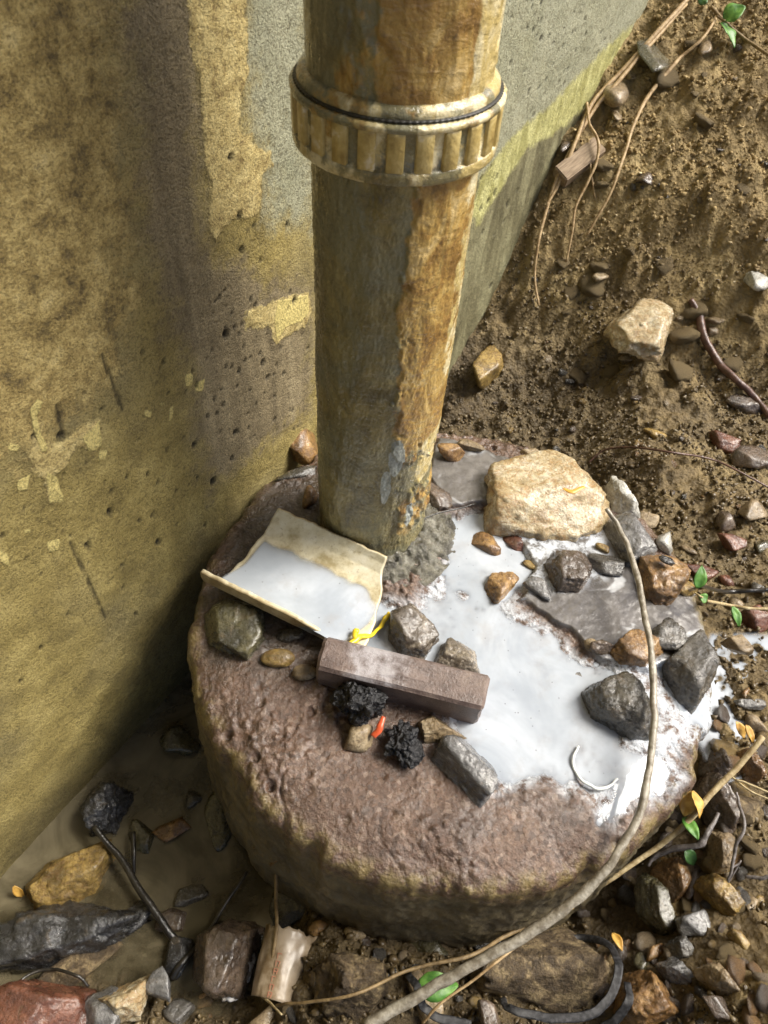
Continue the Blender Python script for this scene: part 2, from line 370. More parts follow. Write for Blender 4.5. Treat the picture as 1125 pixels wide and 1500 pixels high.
low_f = wsdf([(690,275),(800,172),(930,58),(1030,-25),(1100,40),(760,600),(600,700),(560,420)])
band_f = wsdf([(745,205),(800,160),(890,65),(1000,-20),(1010,0),(900,130),(860,155),(825,185),(770,220),(700,330),(690,315),(705,260)])
crack_f = np.zeros(U.shape)
for line in ([(105,795),(130,850),(145,885),(155,905)], [(148,520),(165,560),(180,600)], [(85,595),(92,630),(95,640)]):
    q = wp(line)
    for (a0, b0), (a1, b1) in zip(q[:-1], q[1:]):
        ex, ey = a1 - a0, b1 - b0; t = np.clip(((U - a0) * ex + (Zw - b0) * ey) / (ex * ex + ey * ey), 0, 1)
        dd = np.hypot(U - a0 - t * ex, Zw - b0 - t * ey) + .0012 * fbm(U * 120, Zw * 120, 0, 3, 71)
        crack_f = np.maximum(crack_f, .8 * sstep(.0026, .0006, dd))
pit_f = np.zeros(U.shape)
pits = [(285,652,5),(345,634,5),(340,672,4),(305,610,3),(312,705,5),(186,700,3),(217,695,3),(233,708,3),(165,720,3),(162,752,5),(205,763,4),(225,755,3),(232,795,5),(130,800,5),(38,822,3),(290,700,3),(245,660,3),(240,530,3),(208,516,3),(210,530,2),(270,640,2),(330,490,5),(385,532,4),(392,553,4),(347,315,4),(335,230,5),(415,548,3),(352,365,3),(372,640,2),(288,565,3),(60,842,2),(5,786,4),(430,440,4),(90,640,6),(50,640,5),(370,330,3),(380,380,3),(420,330,3),(300,770,3),(150,600,3),(120,690,2),(260,720,3),(180,830,3),(100,900,3),(60,950,3),(200,900,3),(30,1000,3),(110,1010,2)]
random.seed(3)
pits += [(random.uniform(745, 900), random.uniform(-10, 170), random.uniform(1.2, 2.4)) for _ in range(70)] + [(random.uniform(300, 455), random.uniform(420, 640), random.uniform(1.2, 2.6)) for _ in range(60)]
pits += [(random.uniform(20, 420), random.uniform(480, 1000), random.uniform(.8, 2)) for _ in range(70)] + [(random.uniform(700, 760), random.uniform(200, 560), random.uniform(1.5, 4)) for _ in range(25)]
for px, py, pr in pits:
    u0, z0 = on_wall(px, py); sc = depth_of(WN * WD + WU * u0 + np.array([0, 0, z0])) / F
    el = random.uniform(1.0, 1.7); rr = pr * sc * 1.15
    k = (np.abs(U - u0) < .03) & (np.abs(Zw - z0) < .03)
    dd = np.hypot((U[k] - u0) * 1.15, (Zw[k] - z0) / el) / rr + .35 * fbm(U[k] * 300, Zw[k] * 300, px, 2, 5)
    pit_f[k] = np.maximum(pit_f[k], sstep(1.25, .55, dd))
near = (np.abs(U) < 1.8) & (Zw < .8)
disp = np.zeros(U.shape)
un, zn = U[near], Zw[near]
disp[near] = .0030 * fbm(un * 7, zn * 7, 0, 3, 61) + .0011 * fbm(un * 60, zn * 60, 0, 4, 62)
pz = sstep(-.001, .001, peel + .012 * fbm(U * 40, Zw * 40, 0, 4, 63))
disp = disp + .0012 * pz - .0040 * pit_f - .0012 * crack_f
Wv = np.stack([U, -disp, Zw], -1).reshape(-1, 3)                          # local: x along the wall, -y out of it, z up
Wf = grid_faces(len(us), len(zs))
bx = np.array([[a, b, c] for a in (-6, 6) for b in (.006, .22) for c in (-.6, 2.598)]); k0 = len(Wv)
bf = np.array([[0, 1, 3, 2], [4, 6, 7, 5], [0, 4, 5, 1], [2, 3, 7, 6], [1, 5, 7, 3], [0, 2, 6, 4]]) + k0
pad = lambda a, v=0: np.concatenate([a.reshape(-1), np.full(8, v)])
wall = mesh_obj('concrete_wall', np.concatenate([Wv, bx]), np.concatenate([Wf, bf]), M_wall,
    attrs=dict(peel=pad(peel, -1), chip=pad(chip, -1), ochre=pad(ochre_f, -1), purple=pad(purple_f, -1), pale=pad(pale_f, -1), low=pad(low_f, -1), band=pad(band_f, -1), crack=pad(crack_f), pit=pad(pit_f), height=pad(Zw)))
wall.matrix_world = Matrix(((WU[0], WN[0], 0, WN[0] * WD), (WU[1], WN[1], 0, WN[1] * WD), (0, 0, 1, 0), (0, 0, 0, 1)))
ov = np.array([[a, b, c] for a in (-5, .62) for b in (.1, -1.35) for c in (2.25, 2.40)], float)
of = np.array([[0, 1, 3, 2], [4, 6, 7, 5], [0, 4, 5, 1], [2, 3, 7, 6], [1, 5, 7, 3], [0, 2, 6, 4]])
mesh_obj('unseen_overhang', ov, of, M_soffit, wall, smooth=False)       # unseen eave above the drips, added and shaped to hold back sky light
tag(wall, 'stained olive and grey concrete wall with peeling paint behind the pipe', 'wall')

# ------------------------------------------------------------------ the round concrete base
NA, NR, NS = 900, 190, 70
th = np.linspace(0, 2 * np.pi, NA, endpoint=False)
rr = np.concatenate([np.linspace(.002, BR - .012, NR), BR - .012 + .012 * np.sin(np.linspace(.12, np.pi / 2, 8)), np.full(NS, BR)])
TH, RR = np.meshgrid(th, rr, indexing='ij')
edge_n = 0.007 * fbm(np.cos(TH) * 4, np.sin(TH) * 4, 0, 3, 81) + .004 * fbm(np.cos(TH) * 16, np.sin(TH) * 16, 0, 4, 82) - .007 * sstep(.30, .60, fbm(np.cos(TH) * 7, np.sin(TH) * 7, 0, 3, 86))
fade = np.ones(len(rr)); fade[NR + 8:] = np.exp(-np.linspace(.004, .25, NS) / .035)
edge_lo = 0.006 * fbm(np.cos(TH) * 4, np.sin(TH) * 4, 0, 3, 81)
S = RR / BR; RRn = RR + (edge_lo + (edge_n - edge_lo) * fade[None, :]) * S ** 6
BX, BY = BC[0] + RRn * np.cos(TH), BC[1] + RRn * np.sin(TH)
BZ = base_top(BX, BY)
nb = NR
rim_drop = np.zeros(len(rr)); rim_drop[nb:nb + 8] = -.012 * (1 - np.cos(np.linspace(.12, np.pi / 2, 8)))
BZ = BZ + rim_drop[None, :]
sidez = np.linspace(.004, .25, NS)
BZ[:, nb + 8:] = BZ[:, nb + 7:nb + 8] - sidez[None, :]
sn = .004 * fbm(TH[:, nb + 8:] * 9, BZ[:, nb + 8:] * 30, 0, 4, 83) + .0025 * fbm(TH[:, nb + 8:] * 50, BZ[:, nb + 8:] * 160, 0, 3, 84) + .012 * sidez[None, :] / .25
seam = TH[:, 0] * 0
BX[:, nb + 8:] += sn * np.cos(TH[:, nb + 8:]); BY[:, nb + 8:] += sn * np.sin(TH[:, nb + 8:])
slab_a = sstep(-.002, .004, sdf(SLAB, BX, BY) + .004 * fbm(BX * 70, BY * 70, 1, 3, 9)) * (S < .999)
side_a = np.zeros(BX.shape); side_a[:, nb + 8:] = sstep(.0, .03, sidez)[None, :]; side_a[:, nb:nb + 8] = .0
rim_a = sstep(.93, .985, S) * (1 - side_a * .8) * sstep(.1, -.15, BY)
dark_a = sstep(-.02, .02, sdf(DARKL, BX, BY) + .02 * fbm(BX * 30, BY * 30, 0, 3, 85)) * (1 - side_a)
ang = np.arctan2(np.sin(TH), np.cos(TH))
film_a = sstep(-.012, .006, sdf(MILK, BX, BY) + .008 * fbm(BX * 40, BY * 40, 0, 4, 87)) * (1 - side_a)
Bv = np.stack([BX, BY, BZ], -1).reshape(-1, 3)
base = empty('concrete_base', (BC[0], BC[1], -.25))
tag(base, 'round rough concrete base with a worn rim around the foot of the pipe', 'concrete base')
inv = np.array([BC[0], BC[1], -.25])
drum = mesh_obj('drum', Bv - inv, grid_faces(NA, len(rr), True), M_conc, base, attrs=dict(slab=slab_a, side=side_a, rim=rim_a, wet=dark_a, film=film_a))

# ------------------------------------------------------------------ water: milky film on the base, murky pool by the wall, milky run-off
def sheet(name, poly, z, mat, res, cover_fn, slope=(0, 0), margin=.012, zf=None):
    P = np.asarray(poly); lo, hi = P.min(0) - margin, P.max(0) + margin
    gx = np.arange(lo[0], hi[0], res); gy = np.arange(lo[1], hi[1], res)
    GX, GY = np.meshgrid(gx, gy, indexing='ij'); GZ = z + 0 * GX if zf is None else zf(GX, GY)
    cov = cover_fn(GX, GY, GZ); keep = (sdf(P, GX, GY) > -margin) & (cov > -1)
    f = grid_faces(len(gx), len(gy)); kf = keep.reshape(-1)[f].all(1); f = f[kf]
    used = np.unique(f); mp = np.zeros(GX.size, int); mp[used] = np.arange(len(used))
    V = np.stack([GX, GY, GZ], -1).reshape(-1, 3)[used]
    return mesh_obj(name, V, mp[f], mat, attrs=dict(cover=np.clip(cov, 0, 1).reshape(-1)[used]))
MILK_Z = -.0028
def milk_z(x, y): return MILK_Z + .0006 * fbm(x * 30, y * 30, 0, 2, 91) -   .013 * sstep(.20, .272, np.hypot(x - BC[0], y - BC[1])) ** 2 * (0.35 + 0.65 * sstep(.05, -.12, (y - BC[1]) + .3 * (BC[0] - x)))
def milk_cover(x, y, z):
    d = z - base_top(x, y); c = (1 - np.exp(-np.maximum(d, 0) / .0011)) * (.90 + .10 * fbm(x * 35, y * 35, 0, 4, 34))
    r = np.hypot(x - BC[0], y - BC[1]); return np.where(r < BR - .004, c, -2)
milk = sheet('milky_water', MILK, MILK_Z, M_milk, .0022, milk_cover, zf=milk_z)
tag(milk, 'milky white water pooled on the concrete base', kind='structure')
POOL = [(-.42, -.52), (-.05, -.52), (.02, -.40), (.06, -.33), (-.1, -.2), (-.12, 0), (-.1, .12), (-.2, .02), (-.4, -.36), (-.5, -.5)]
pool = sheet('pool_water', POOL, WATER_Z, M_murk, .006, lambda x, y, z: 1 - np.exp(-np.maximum(z - ground_h(x, y), 0) / .006), margin=.03)
tag(pool, 'murky brown water pooled between the wall and the base', kind='structure')
RUN = atl([(1045,930),(1150,930),(1190,1040),(1100,1060),(1090,1080),(1115,1150),(1080,1150),(1040,1110),(1000,1030)], -.10)
rz = float(np.median([surf(*p) for p in RUN])) + .002
run = sheet('runoff_water', RUN, rz, M_milk, .0028, lambda x, y, z: .96 * (1 - np.exp(-np.maximum(z - ground_h(x, y), 0) / .0012)) * sstep(-.006, .004, sdf(RUN, x, y)))
tag(run, 'milky white run-off water on the soil right of the base', kind='structure')

# ------------------------------------------------------------------ materials: things
def rock_mat(name, c0, c1, c2, vein=None, rough=(.28, .6), scale=34, coat=.0, bump=.6, speck=None, band=False):
    n = NT(name); n.random_offset()
    v = n.scaled(1, 1, 3.2) if band else n.vec
    a = n.noise(scale, 6, .62, .8, v); b = n.noise(scale * 5, 5, .65, 0, v); f = n.noise(500, 4, .7)
    col = n.ramp(a, [(.38, c0), (.5, c1), (.61, c2)])
    col = n.mix(n.math('MULTIPLY', n.step(n.noise(scale * 1.7, 6, .7, .5), .56, .66), .55), col, (.16, .115, .060))       # clinging soil
    col = n.mix(n.math('MULTIPLY', n.step(b, .36, .56, 1, 0), .5), col, c0)
    if vein: col = n.mix(n.math('MULTIPLY', n.step(n.math('ABSOLUTE', n.math('SUBTRACT', n.noise(scale * .9, 5, .6, 1.5), .5)), .0, .035, 1, 0), .75), col, vein)
    if speck: col = n.mix(n.math('MULTIPLY', n.step(f, .60, .72), .7), col, speck)
    col = n.mix(.16, col, n.mix(n.rand, c0, c2))
    f2 = n.noise(240, 5, .75); col = n.mix(n.math('MULTIPLY', n.step(f2, .42, .54, 1, 0), .45), col, n.mix(.6, col, (.02, .015, .01)))
    nm = n.bump(f, bump, .0014); nm = n.bump(f2, bump, .0024, nm); nm = n.bump(b, bump, .003, nm)
    wn = n.bump(b, bump * .9, .0022)
    return n.done(col, n.step(b, .35, .65, rough[0] * .8, rough[1] * .85), nm, wn, Coat_Weight=min(1, coat * 2.4), Coat_Roughness=.05)
RM_ = dict(
 quartz=rock_mat('quartz_rock', (.30, .20, .08), (.53, .43, .25), (.72, .65, .49), vein=(.34, .18, .05), rough=(.2, .5), coat=.25),
 rust=rock_mat('rust_rock', (.085, .042, .014), (.24, .125, .036), (.40, .24, .085), vein=(.10, .045, .015), coat=.25),
 gold=rock_mat('gold_rock', (.10, .065, .018), (.29, .19, .05), (.44, .30, .09), vein=(.12, .06, .02), coat=.2),
 tan=rock_mat('tan_rock', (.13, .090, .045), (.29, .21, .115), (.43, .34, .21), coat=.15),
 brown=rock_mat('brown_rock', (.040, .027, .018), (.090, .062, .042), (.17, .12, .08), coat=.35, rough=(.2, .5), speck=(.26, .2, .15)),
 grey=rock_mat('grey_rock', (.040, .037, .032), (.095, .088, .076), (.18, .165, .14), coat=.45, rough=(.18, .45), speck=(.3, .29, .26), bump=.9),
 dark=rock_mat('dark_rock', (.020, .018, .014), (.052, .046, .034), (.12, .105, .075), coat=.5, rough=(.15, .4), speck=(.2, .18, .13), bump=.9),
 slate=rock_mat('slate_rock', (.07, .069, .068), (.135, .133, .13), (.25, .245, .235), coat=.4, rough=(.18, .4), band=True),
 olive=rock_mat('olive_rock', (.022, .020, .009), (.060, .054, .022), (.12, .105, .045), coat=.4, rough=(.2, .5)),
 mixed=rock_mat('mixed_rock', (.065, .050, .035), (.16, .13, .095), (.42, .36, .27), vein=(.06, .045, .03), coat=.35, rough=(.15, .4)),
 red=rock_mat('red_rock', (.065, .020, .010), (.15, .052, .026), (.24, .10, .055), coat=.2),
 clod=rock_mat('soil_clod', (.14, .095, .040), (.25, .178, .076), (.38, .285, .13), rough=(.7, .95), scale=70, bump=1.0),
 earth=rock_mat('earth_clod', (.055, .036, .018), (.15, .105, .055), (.36, .27, .14), rough=(.5, .85), scale=60, bump=1.0, speck=(.42, .33, .2)),
 pale=rock_mat('pale_rock', (.28, .27, .23), (.48, .47, .42), (.64, .63, .58), coat=.2),
 black=rock_mat('black_clod', (.008, .008, .009), (.020, .021, .022), (.055, .055, .055), rough=(.12, .4), coat=.6, bump=1.0, speck=(.12, .12, .125)),
)
n = NT('clinker'); n.random_offset()
nm = n.bump(n.noise(420, 4, .7), 1.0, .002); nm = n.bump(n.voro(240), .8, .003, nm)
M_clinker = n.done(n.ramp(n.noise(300, 5, .7), [(.4, (.006, .006, .007)), (.6, (.022, .022, .024)), (.75, (.16, .16, .165))]), n.step(n.noise(200, 3), .35, .6, .12, .5), nm)

# ------------------------------------------------------------------ rocks
def icosphere(sub):
    import bmesh
    bm = bmesh.new(); bmesh.ops.create_icosphere(bm, subdivisions=sub, radius=1)
    V = np.array([v.co[:] for v in bm.verts]); Fc = np.array([[v.index for v in f.verts] for f in bm.faces]); bm.free(); return V, Fc
ICO = {k: icosphere(k) for k in (1, 2, 3, 4, 5)}
def rock_verts(seed, sub, planes=11, noise=.05, round_=.0, fine=.035, sharp=70):
    r = np.random.default_rng(seed); V, Fc = ICO[sub]
    N = r.normal(size=(planes, 3)); N /= np.linalg.norm(N, axis=1)[:, None]
    N = np.concatenate([N, np.array([[0, 0, 1], [0, 0, -1.]]) + r.normal(size=(2, 3)) * .16]); N /= np.linalg.norm(N, axis=1)[:, None]
    H = r.uniform(.50, 1.0, len(N))
    D = np.maximum(V @ N.T, 1e-3) / H
    inv = (np.maximum(D, 1.0 / 1.35) ** sharp).sum(1) ** (1 / sharp)         # smooth intersection of half-spaces
    rad = 1 / inv; rad = rad * (1 - round_) + round_ * .8
    P = V * rad[:, None]
    o = r.uniform(0, 50, 3)
    nz = noise * fbm(P[:, 0] * 2.2 + o[0], P[:, 1] * 2.2 + o[1], P[:, 2] * 2.2 + o[2], 4, seed % 97) + fine * fbm(P[:, 0] * 11 + o[0], P[:, 1] * 11, P[:, 2] * 11, 3, seed % 89)
    P = P * (1 + nz)[:, None]
    lo, hi = P.min(0), P.max(0); return (P - (lo + hi) / 2) / ((hi - lo) / 2), Fc
OL = {
 'large pale yellow': ([(695,715),(712,690),(745,672),(792,661),(828,682),(870,708),(889,725),(886,770),(850,783),(780,780),(735,770),(700,748)], .046),
 'orange brown block with': ([(928,817),(961,815),(987,820),(1011,846),(1004,856),(988,883),(973,885),(940,867)], .036),
 'large dark wet': ([(855,1016),(873,999),(916,984),(933,999),(957,1060),(950,1077),(924,1077),(864,1042)], .046),
 'wet dark grey angular': ([(964,975),(997,942),(1025,923),(1055,975),(1034,1017),(1022,1033),(987,1007)], .042),
 'flat rust brown rock': ([(894,951),(908,928),(936,923),(973,937),(969,956),(945,975),(903,968)], .022),
 'dark brown faceted': ([(801,825),(815,807),(852,811),(866,839),(852,863),(819,863)], .032),
 'triangular orange': ([(708,860),(722,837),(744,837),(768,844),(745,869),(731,886),(717,885)], .024),
 'cream and grey rock': ([(571,896),(601,884),(628,907),(644,935),(616,970),(593,962),(569,931)], .042),
 'tan and cream rock': ([(636,974),(648,942),(671,939),(695,954),(704,993),(671,989)], .030),
 'grey wedge stone': ([(634,1108),(647,1078),(677,1082),(726,1129),(724,1159),(707,1180),(677,1150)], .036),
 'tan knobbly': ([(613,1057),(634,1048),(677,1078),(651,1082),(621,1086)], .022),
 'dark olive rock': ([(303,888),(339,876),(386,892),(388,935),(362,966),(311,942)], .030),
 'white and yellow quartz': ([(899,476),(924,446),(970,427),(990,430),(992,468),(967,514),(924,503)], .050),
 'wet grey slate': ([(888,766),(907,752),(928,761),(961,811),(954,820),(925,832),(903,800)], .032),
 'pale grey pitted': ([(886,712),(895,702),(907,709),(938,750),(924,757),(898,738)], .036),
 'bright orange faceted': ([(970,1272),(985,1254),(1010,1272),(1012,1295),(1001,1315),(984,1329),(975,1299)], .036),
 'ochre brown angular': ([(1025,1302),(1037,1274),(1049,1279),(1089,1327),(1080,1338),(1071,1348),(1046,1325)], .034),
 'dark slab with': ([(943,1290),(957,1283),(977,1311),(993,1361),(985,1372),(966,1370),(946,1340)], .028),
 'long tan slanting': ([(1030,1411),(1049,1405),(1090,1460),(1085,1469),(1039,1441)], .028),
 'large orange brown block': ([(918,1440),(936,1421),(959,1418),(978,1446),(1007,1466),(991,1494),(943,1510),(912,1490)], .055),
 'shiny grey slab': ([(969,1416),(993,1404),(1021,1436),(1001,1448),(978,1428)], .022),
 'grey striped wet': ([(982,1382),(1001,1368),(1012,1391),(1009,1405),(991,1405)], .024),
 'smooth cream and brown': ([(1042,1220),(1053,1214),(1074,1228),(1067,1276),(1049,1278)], .032),
 'large brown wet': ([(1035,1129),(1049,1127),(1073,1161),(1085,1191),(1076,1221),(1053,1211),(1032,1172),(1021,1154)], .042),
 'smooth dark brown rock': ([(1039,1118),(1048,1092),(1065,1100),(1076,1124),(1067,1140),(1046,1127)], .036),
 'upright red orange': ([(1083,1099),(1105,1097),(1113,1124),(1122,1136),(1108,1148),(1085,1122)], .036),
 'large yellow brown earthy': ([(690,1412),(720,1390),(778,1374),(842,1374),(889,1395),(885,1441),(860,1470),(796,1474),(700,1455)], .075),
 'dark reddish earthy': ([(472,1409),(509,1394),(554,1409),(569,1424),(569,1454),(539,1484),(472,1480)], .055),
 'brown rock with white': ([(294,1368),(327,1352),(372,1364),(360,1405),(339,1458),(319,1474),(290,1442)], .050),
 'golden brown rock': ([(25,1310),(74,1262),(159,1229),(168,1262),(153,1290),(65,1336)], .040),
 'black lump against': ([(119,1180),(147,1143),(184,1147),(182,1176),(159,1217),(131,1221)], .055),
 'big black wet clod': ([(-25,1362),(60,1325),(150,1328),(216,1345),(150,1388),(60,1412),(-25,1430)], .055),
 'broken red brick piece': ([(-30,1462),(32,1434),(122,1456),(134,1505),(-30,1540)], .05),
 'tan and white striped': ([(144,1464),(213,1436),(216,1456),(200,1484),(169,1491)], .034),
}
def outline_verts(pts, h, zs_, seed, sub, noise, fine, cuts=4):
    r = np.random.default_rng(seed); pts = np.asarray(pts, float); cpx = pts.mean(0)
    c = hit(cpx[0], cpx[1], h * .3, zs_); zm = c[2]
    W = np.array([at(x, y, zm)[:2] for x, y in pts]) - c[:2]
    if np.sum(W[:, 0] * np.roll(W[:, 1], -1) - np.roll(W[:, 0], -1) * W[:, 1]) < 0: W = W[::-1]
    N, H = [], []
    for a, b in zip(W, np.roll(W, -1, 0)):
        e = b - a; nn = np.array([e[1], -e[0]]); nn = nn / (np.linalg.norm(nn) + 1e-9); d0 = nn @ a
        if d0 < .002: continue
        al = R_(r.uniform(-4, 38)); N.append([nn[0] * math.cos(al), nn[1] * math.cos(al), math.sin(al)]); H.append(d0 * math.cos(al) + .0 * h)
    for k in range(2):
        t = r.normal(size=2) * (.30 if k else .16); v = np.array([t[0], t[1], 1.]); N.append(v / np.linalg.norm(v)); H.append(h * (.62 if k == 0 else .72))
    N.append([0, 0, -1]); H.append(h * .6)
    sc = np.array([np.abs(W[:, 0]).max(), np.abs(W[:, 1]).max(), h * .7])
    for k in range(cuts):
        v = r.normal(size=3); v[2] = abs(v[2]) * .9; v /= np.linalg.norm(v); sup = max((W @ v[:2]).max() + v[2] * h * .5, .004); N.append(v); H.append(sup * r.uniform(.74, .92))
    N, H = np.array(N), np.array(H); V, Fc = ICO[sub]; Q = V * sc
    D = np.maximum((Q @ N.T) / H, 1e-4); sh = 60.; P = Q / ((D ** sh).sum(1) ** (1 / sh))[:, None]
    m = sc.max(); o = r.uniform(0, 50, 3); U_ = P / m
    nz = noise * fbm(U_[:, 0] * 2.6 + o[0], U_[:, 1] * 2.6 + o[1], U_[:, 2] * 2.6 + o[2], 4, seed % 97) - .07 * sstep(.12, .35, fbm(U_[:, 0] * 3.5 + o[1], U_[:, 1] * 3.5 + o[2], U_[:, 2] * 5 + o[0], 3, seed % 83)) - .03 * np.abs(fbm(U_[:, 0] * 6 + o[2], U_[:, 1] * 6, U_[:, 2] * 9 + o[0], 3, seed % 79)) + fine * fbm(U_[:, 0] * 11 + o[0], U_[:, 1] * 11, U_[:, 2] * 11, 4, seed % 89)
    return P * (1 + nz)[:, None], Fc, c
def rock(name, px, py, w, h, kind, label, cat='rock', tall=.62, ang=0, sink=.25, seed=None, sub=4, z=None, group=None, planes=11, noise=.05, fine=.035, mat=None, tilt=(0, 0), sharp=70, round_=0., yaw=0):
    seed = seed if seed is not None else int(px * 7 + py * 13)
    zs_ = surf if z is None else (lambda a, b: z + 0 * a)
    p = hit(px, py, 0.0, zs_); sc = depth_of(p) / F
    d = RM @ ray(px, py); d /= np.linalg.norm(d); sdp, cdp = -d[2], math.hypot(d[0], d[1])
    W, Hh = w * sc, h * sc
    for key, (ol, oh) in OL.items():
        if label.startswith(key):
            P, Fc, c = outline_verts(ol, oh * .72, zs_, seed, 5, noise * .9 + .02, fine + .030, cuts=1 if 'brick' in label else 7)
            o = mesh_obj(name, P, Fc, mat or RM_[kind]); o.location = c; return tag(o, label, cat, group)
    T = tall * min(W, Hh); Dp = max((Hh - T * cdp * .8) / sdp, .35 * Hh)
    P, Fc = rock_verts(seed, sub, planes, noise, round_, fine, sharp)
    if yaw: c_, s_ = math.cos(yaw), math.sin(yaw); P = P @ np.array([[c_, s_, 0], [-s_, c_, 0], [0, 0, 1]])
    P = P * np.array([W / 2, Dp / 2, T / 2])
    c = hit(px, py, T * (.5 - sink), zs_)
    o = mesh_obj(name, P, Fc, mat or RM_[kind]); o.location = c
    cam_az = math.atan2(d[1], d[0]) - math.pi / 2
    o.rotation_euler = (R_(tilt[0]), R_(tilt[1]), cam_az * .6 + R_(ang))
    return tag(o, label, cat, group)

# on the base
rock('quartz_boulder', 793, 724, 205, 138, 'quartz', 'large pale yellow quartz boulder at the back right of the concrete base', tall=.46, seed=31, sub=5, planes=9, sink=.15)
rock('slate_slab', 925, 800, 84, 120, 'slate', 'wet grey slate slab leaning right of the pale yellow boulder', tall=.42, ang=32, seed=12, tilt=(0, 16), planes=7, sink=.1)
rock('pale_stone', 912, 728, 46, 70, 'pale', 'pale grey pitted stone behind the pale yellow boulder, near its right end', ang=28, tall=.5, seed=5, z=-.004)
rock('stone_shard', 972, 796, 26, 46, 'pale', 'thin pale pointed shard standing above the orange brown rock', cat='stone shard', tall=1.4, seed=8, planes=6, sub=3, z=-.01)
rock('orange_rock', 958, 848, 88, 74, 'rust', 'orange brown block with a wet top at the right rim of the base', tall=.75, seed=19, ang=-18, planes=8, sub=5)
rock('black_chip', 976, 822, 24, 15, 'black', 'small black chip resting on the orange brown block', cat='stone chip', seed=3, sub=3, z=.032)
rock('ochre_chip', 1003, 862, 36, 30, 'gold', 'small ochre stone touching the right end of the orange brown block', cat='stone', seed=4, sub=3)
rock('tan_stone', 949, 762, 30, 30, 'tan', 'small tan stone beyond the base, behind the grey slate slab', cat='stone', seed=9, sub=3, z=-.02)
rock('rust_stone', 708, 797, 56, 42, 'rust', 'rounded rust brown stone in the milky water below the pale boulder', seed=23, sub=4)
rock('red_stone', 757, 797, 44, 28, 'red', 'flat reddish stone in the milky water against the pale boulder', seed=24, sub=3)
rock('rust_stone', 737, 859, 64, 56, 'rust', 'triangular orange stone alone in the milky water', seed=25, tall=.55, planes=7)
rock('brown_stone', 833, 836, 68, 60, 'brown', 'dark brown faceted stone on the edge of the milky water, middle of the base', seed=26, planes=8, tall=.7)
rock('slate_chip', 792, 862, 48, 32, 'slate', 'small flat grey green stone left of the dark brown faceted stone', cat='stone', seed=27, tall=.5, ang=-30, sub=3)
rock('grey_stone', 888, 826, 56, 40, 'grey', 'low grey stone with milky streaks below the grey slate slab', seed=28, tall=.5)
rock('ochre_pebble', 778, 829, 28, 15, 'gold', 'tiny ochre pebble left of the dark brown faceted stone', cat='pebble', seed=29, sub=3)
rock('ochre_pebble', 882, 802, 22, 18, 'gold', 'tiny ochre pebble at the foot of the grey slate slab', cat='pebble', seed=30, sub=3)
rock('tan_pebble', 865, 945, 22, 22, 'tan', 'tan pebble at the broken edge of the grey mortar skin', cat='pebble', seed=32, sub=3)
rock('mortar_lump', 985, 935, 60, 56, 'grey', 'dark crumbly mortar lump behind the flat rust brown rock', cat='mortar lump', seed=33, noise=.25, fine=.09, tall=.5)
rock('mortar_lump', 885, 948, 42, 36, 'brown', 'dark crumbly mortar lump left of the flat rust brown rock', cat='mortar lump', seed=34, noise=.25, fine=.09, tall=.6)
rock('rust_rock', 930, 950, 92, 54, 'rust', 'flat rust brown rock beneath the grey stem on the base', seed=35, tall=.42, planes=8)
rock('wet_rock', 906, 1035, 104, 98, 'dark', 'large dark wet rock standing in the milky water', seed=36, tall=.72, planes=9, sub=5)
rock('wet_rock', 846, 990, 26, 20, 'grey', 'small dark stone behind the large dark wet rock', cat='stone', seed=136, sub=3)
rock('grey_block', 1015, 972, 84, 108, 'grey', 'wet dark grey angular block on the right rim of the base', seed=37, tall=.85, planes=7, ang=-25, sub=5)
rock('tan_rock', 1082, 944, 46, 42, 'tan', 'tan stone on the soil beside the wet grey angular block', seed=38, z=-.05)
rock('quartz_rock', 606, 930, 88, 84, 'mixed', 'cream and grey rock in the milky water beside the white plastic shard', seed=39, tall=.7, planes=8, sub=5, ang=-30)
rock('quartz_rock', 668, 968, 66, 66, 'mixed', 'tan and cream rock in the milky water behind the brick', seed=40, tall=.6, planes=8, sub=4, ang=-40)
rock('tan_pebble', 526, 1082, 42, 44, 'tan', 'tan pebble below the larger black clinker lump', cat='pebble', seed=41, tall=.8, sub=3)
rock('tan_stone', 640, 1068, 62, 38, 'tan', 'tan knobbly stone between the brick and the grey wedge stone', cat='stone', seed=42, tall=.6)
rock('wedge_stone', 684, 1130, 66, 112, 'slate', 'grey wedge stone with a glittering wet top in front of the brick', cat='stone', seed=43, tall=.62, ang=34, planes=6, tilt=(0, 18), sub=5)
rock('olive_rock', 338, 930, 96, 84, 'olive', 'dark olive rock under the left end of the white plastic shard', seed=44, tall=.6)
rock('oval_pebble', 407, 965, 50, 34, 'gold', 'smooth oval brown pebble left of the brick', cat='pebble', seed=45, round_=.8, noise=.02, fine=.004, tall=.7)
rock('oval_pebble', 447, 985, 38, 30, 'tan', 'smaller rounded pebble touching the left end of the brick', cat='pebble', seed=46, round_=.7, noise=.02, fine=.004, tall=.7, sub=3)
rock('dark_pebble', 425, 930, 44, 26, 'dark', 'dark pebble in the shade under the white plastic shard', cat='pebble', seed=47, sub=3)
rock('rust_stone', 660, 664, 42, 32, 'rust', 'rust brown angular stone at the rear of the base behind the pipe', seed=48, planes=7, tall=.8, sub=4)
rock('mortar_lump', 690, 653, 44, 24, 'tan', 'crumbly tan mortar lump on the rear rim of the base', cat='mortar lump', seed=49, noise=.2, fine=.08, sub=4)
rock('mortar_lump', 640, 722, 46, 60, 'brown', 'brown wet mortar ridge against the right side of the pipe foot', cat='mortar lump', seed=50, noise=.2, fine=.08, tall=.5, ang=20)
rock('tan_chip', 776, 663, 30, 16, 'tan', 'tiny tan chip at the rear rim behind the pale yellow boulder', cat='stone chip', seed=51, sub=3)
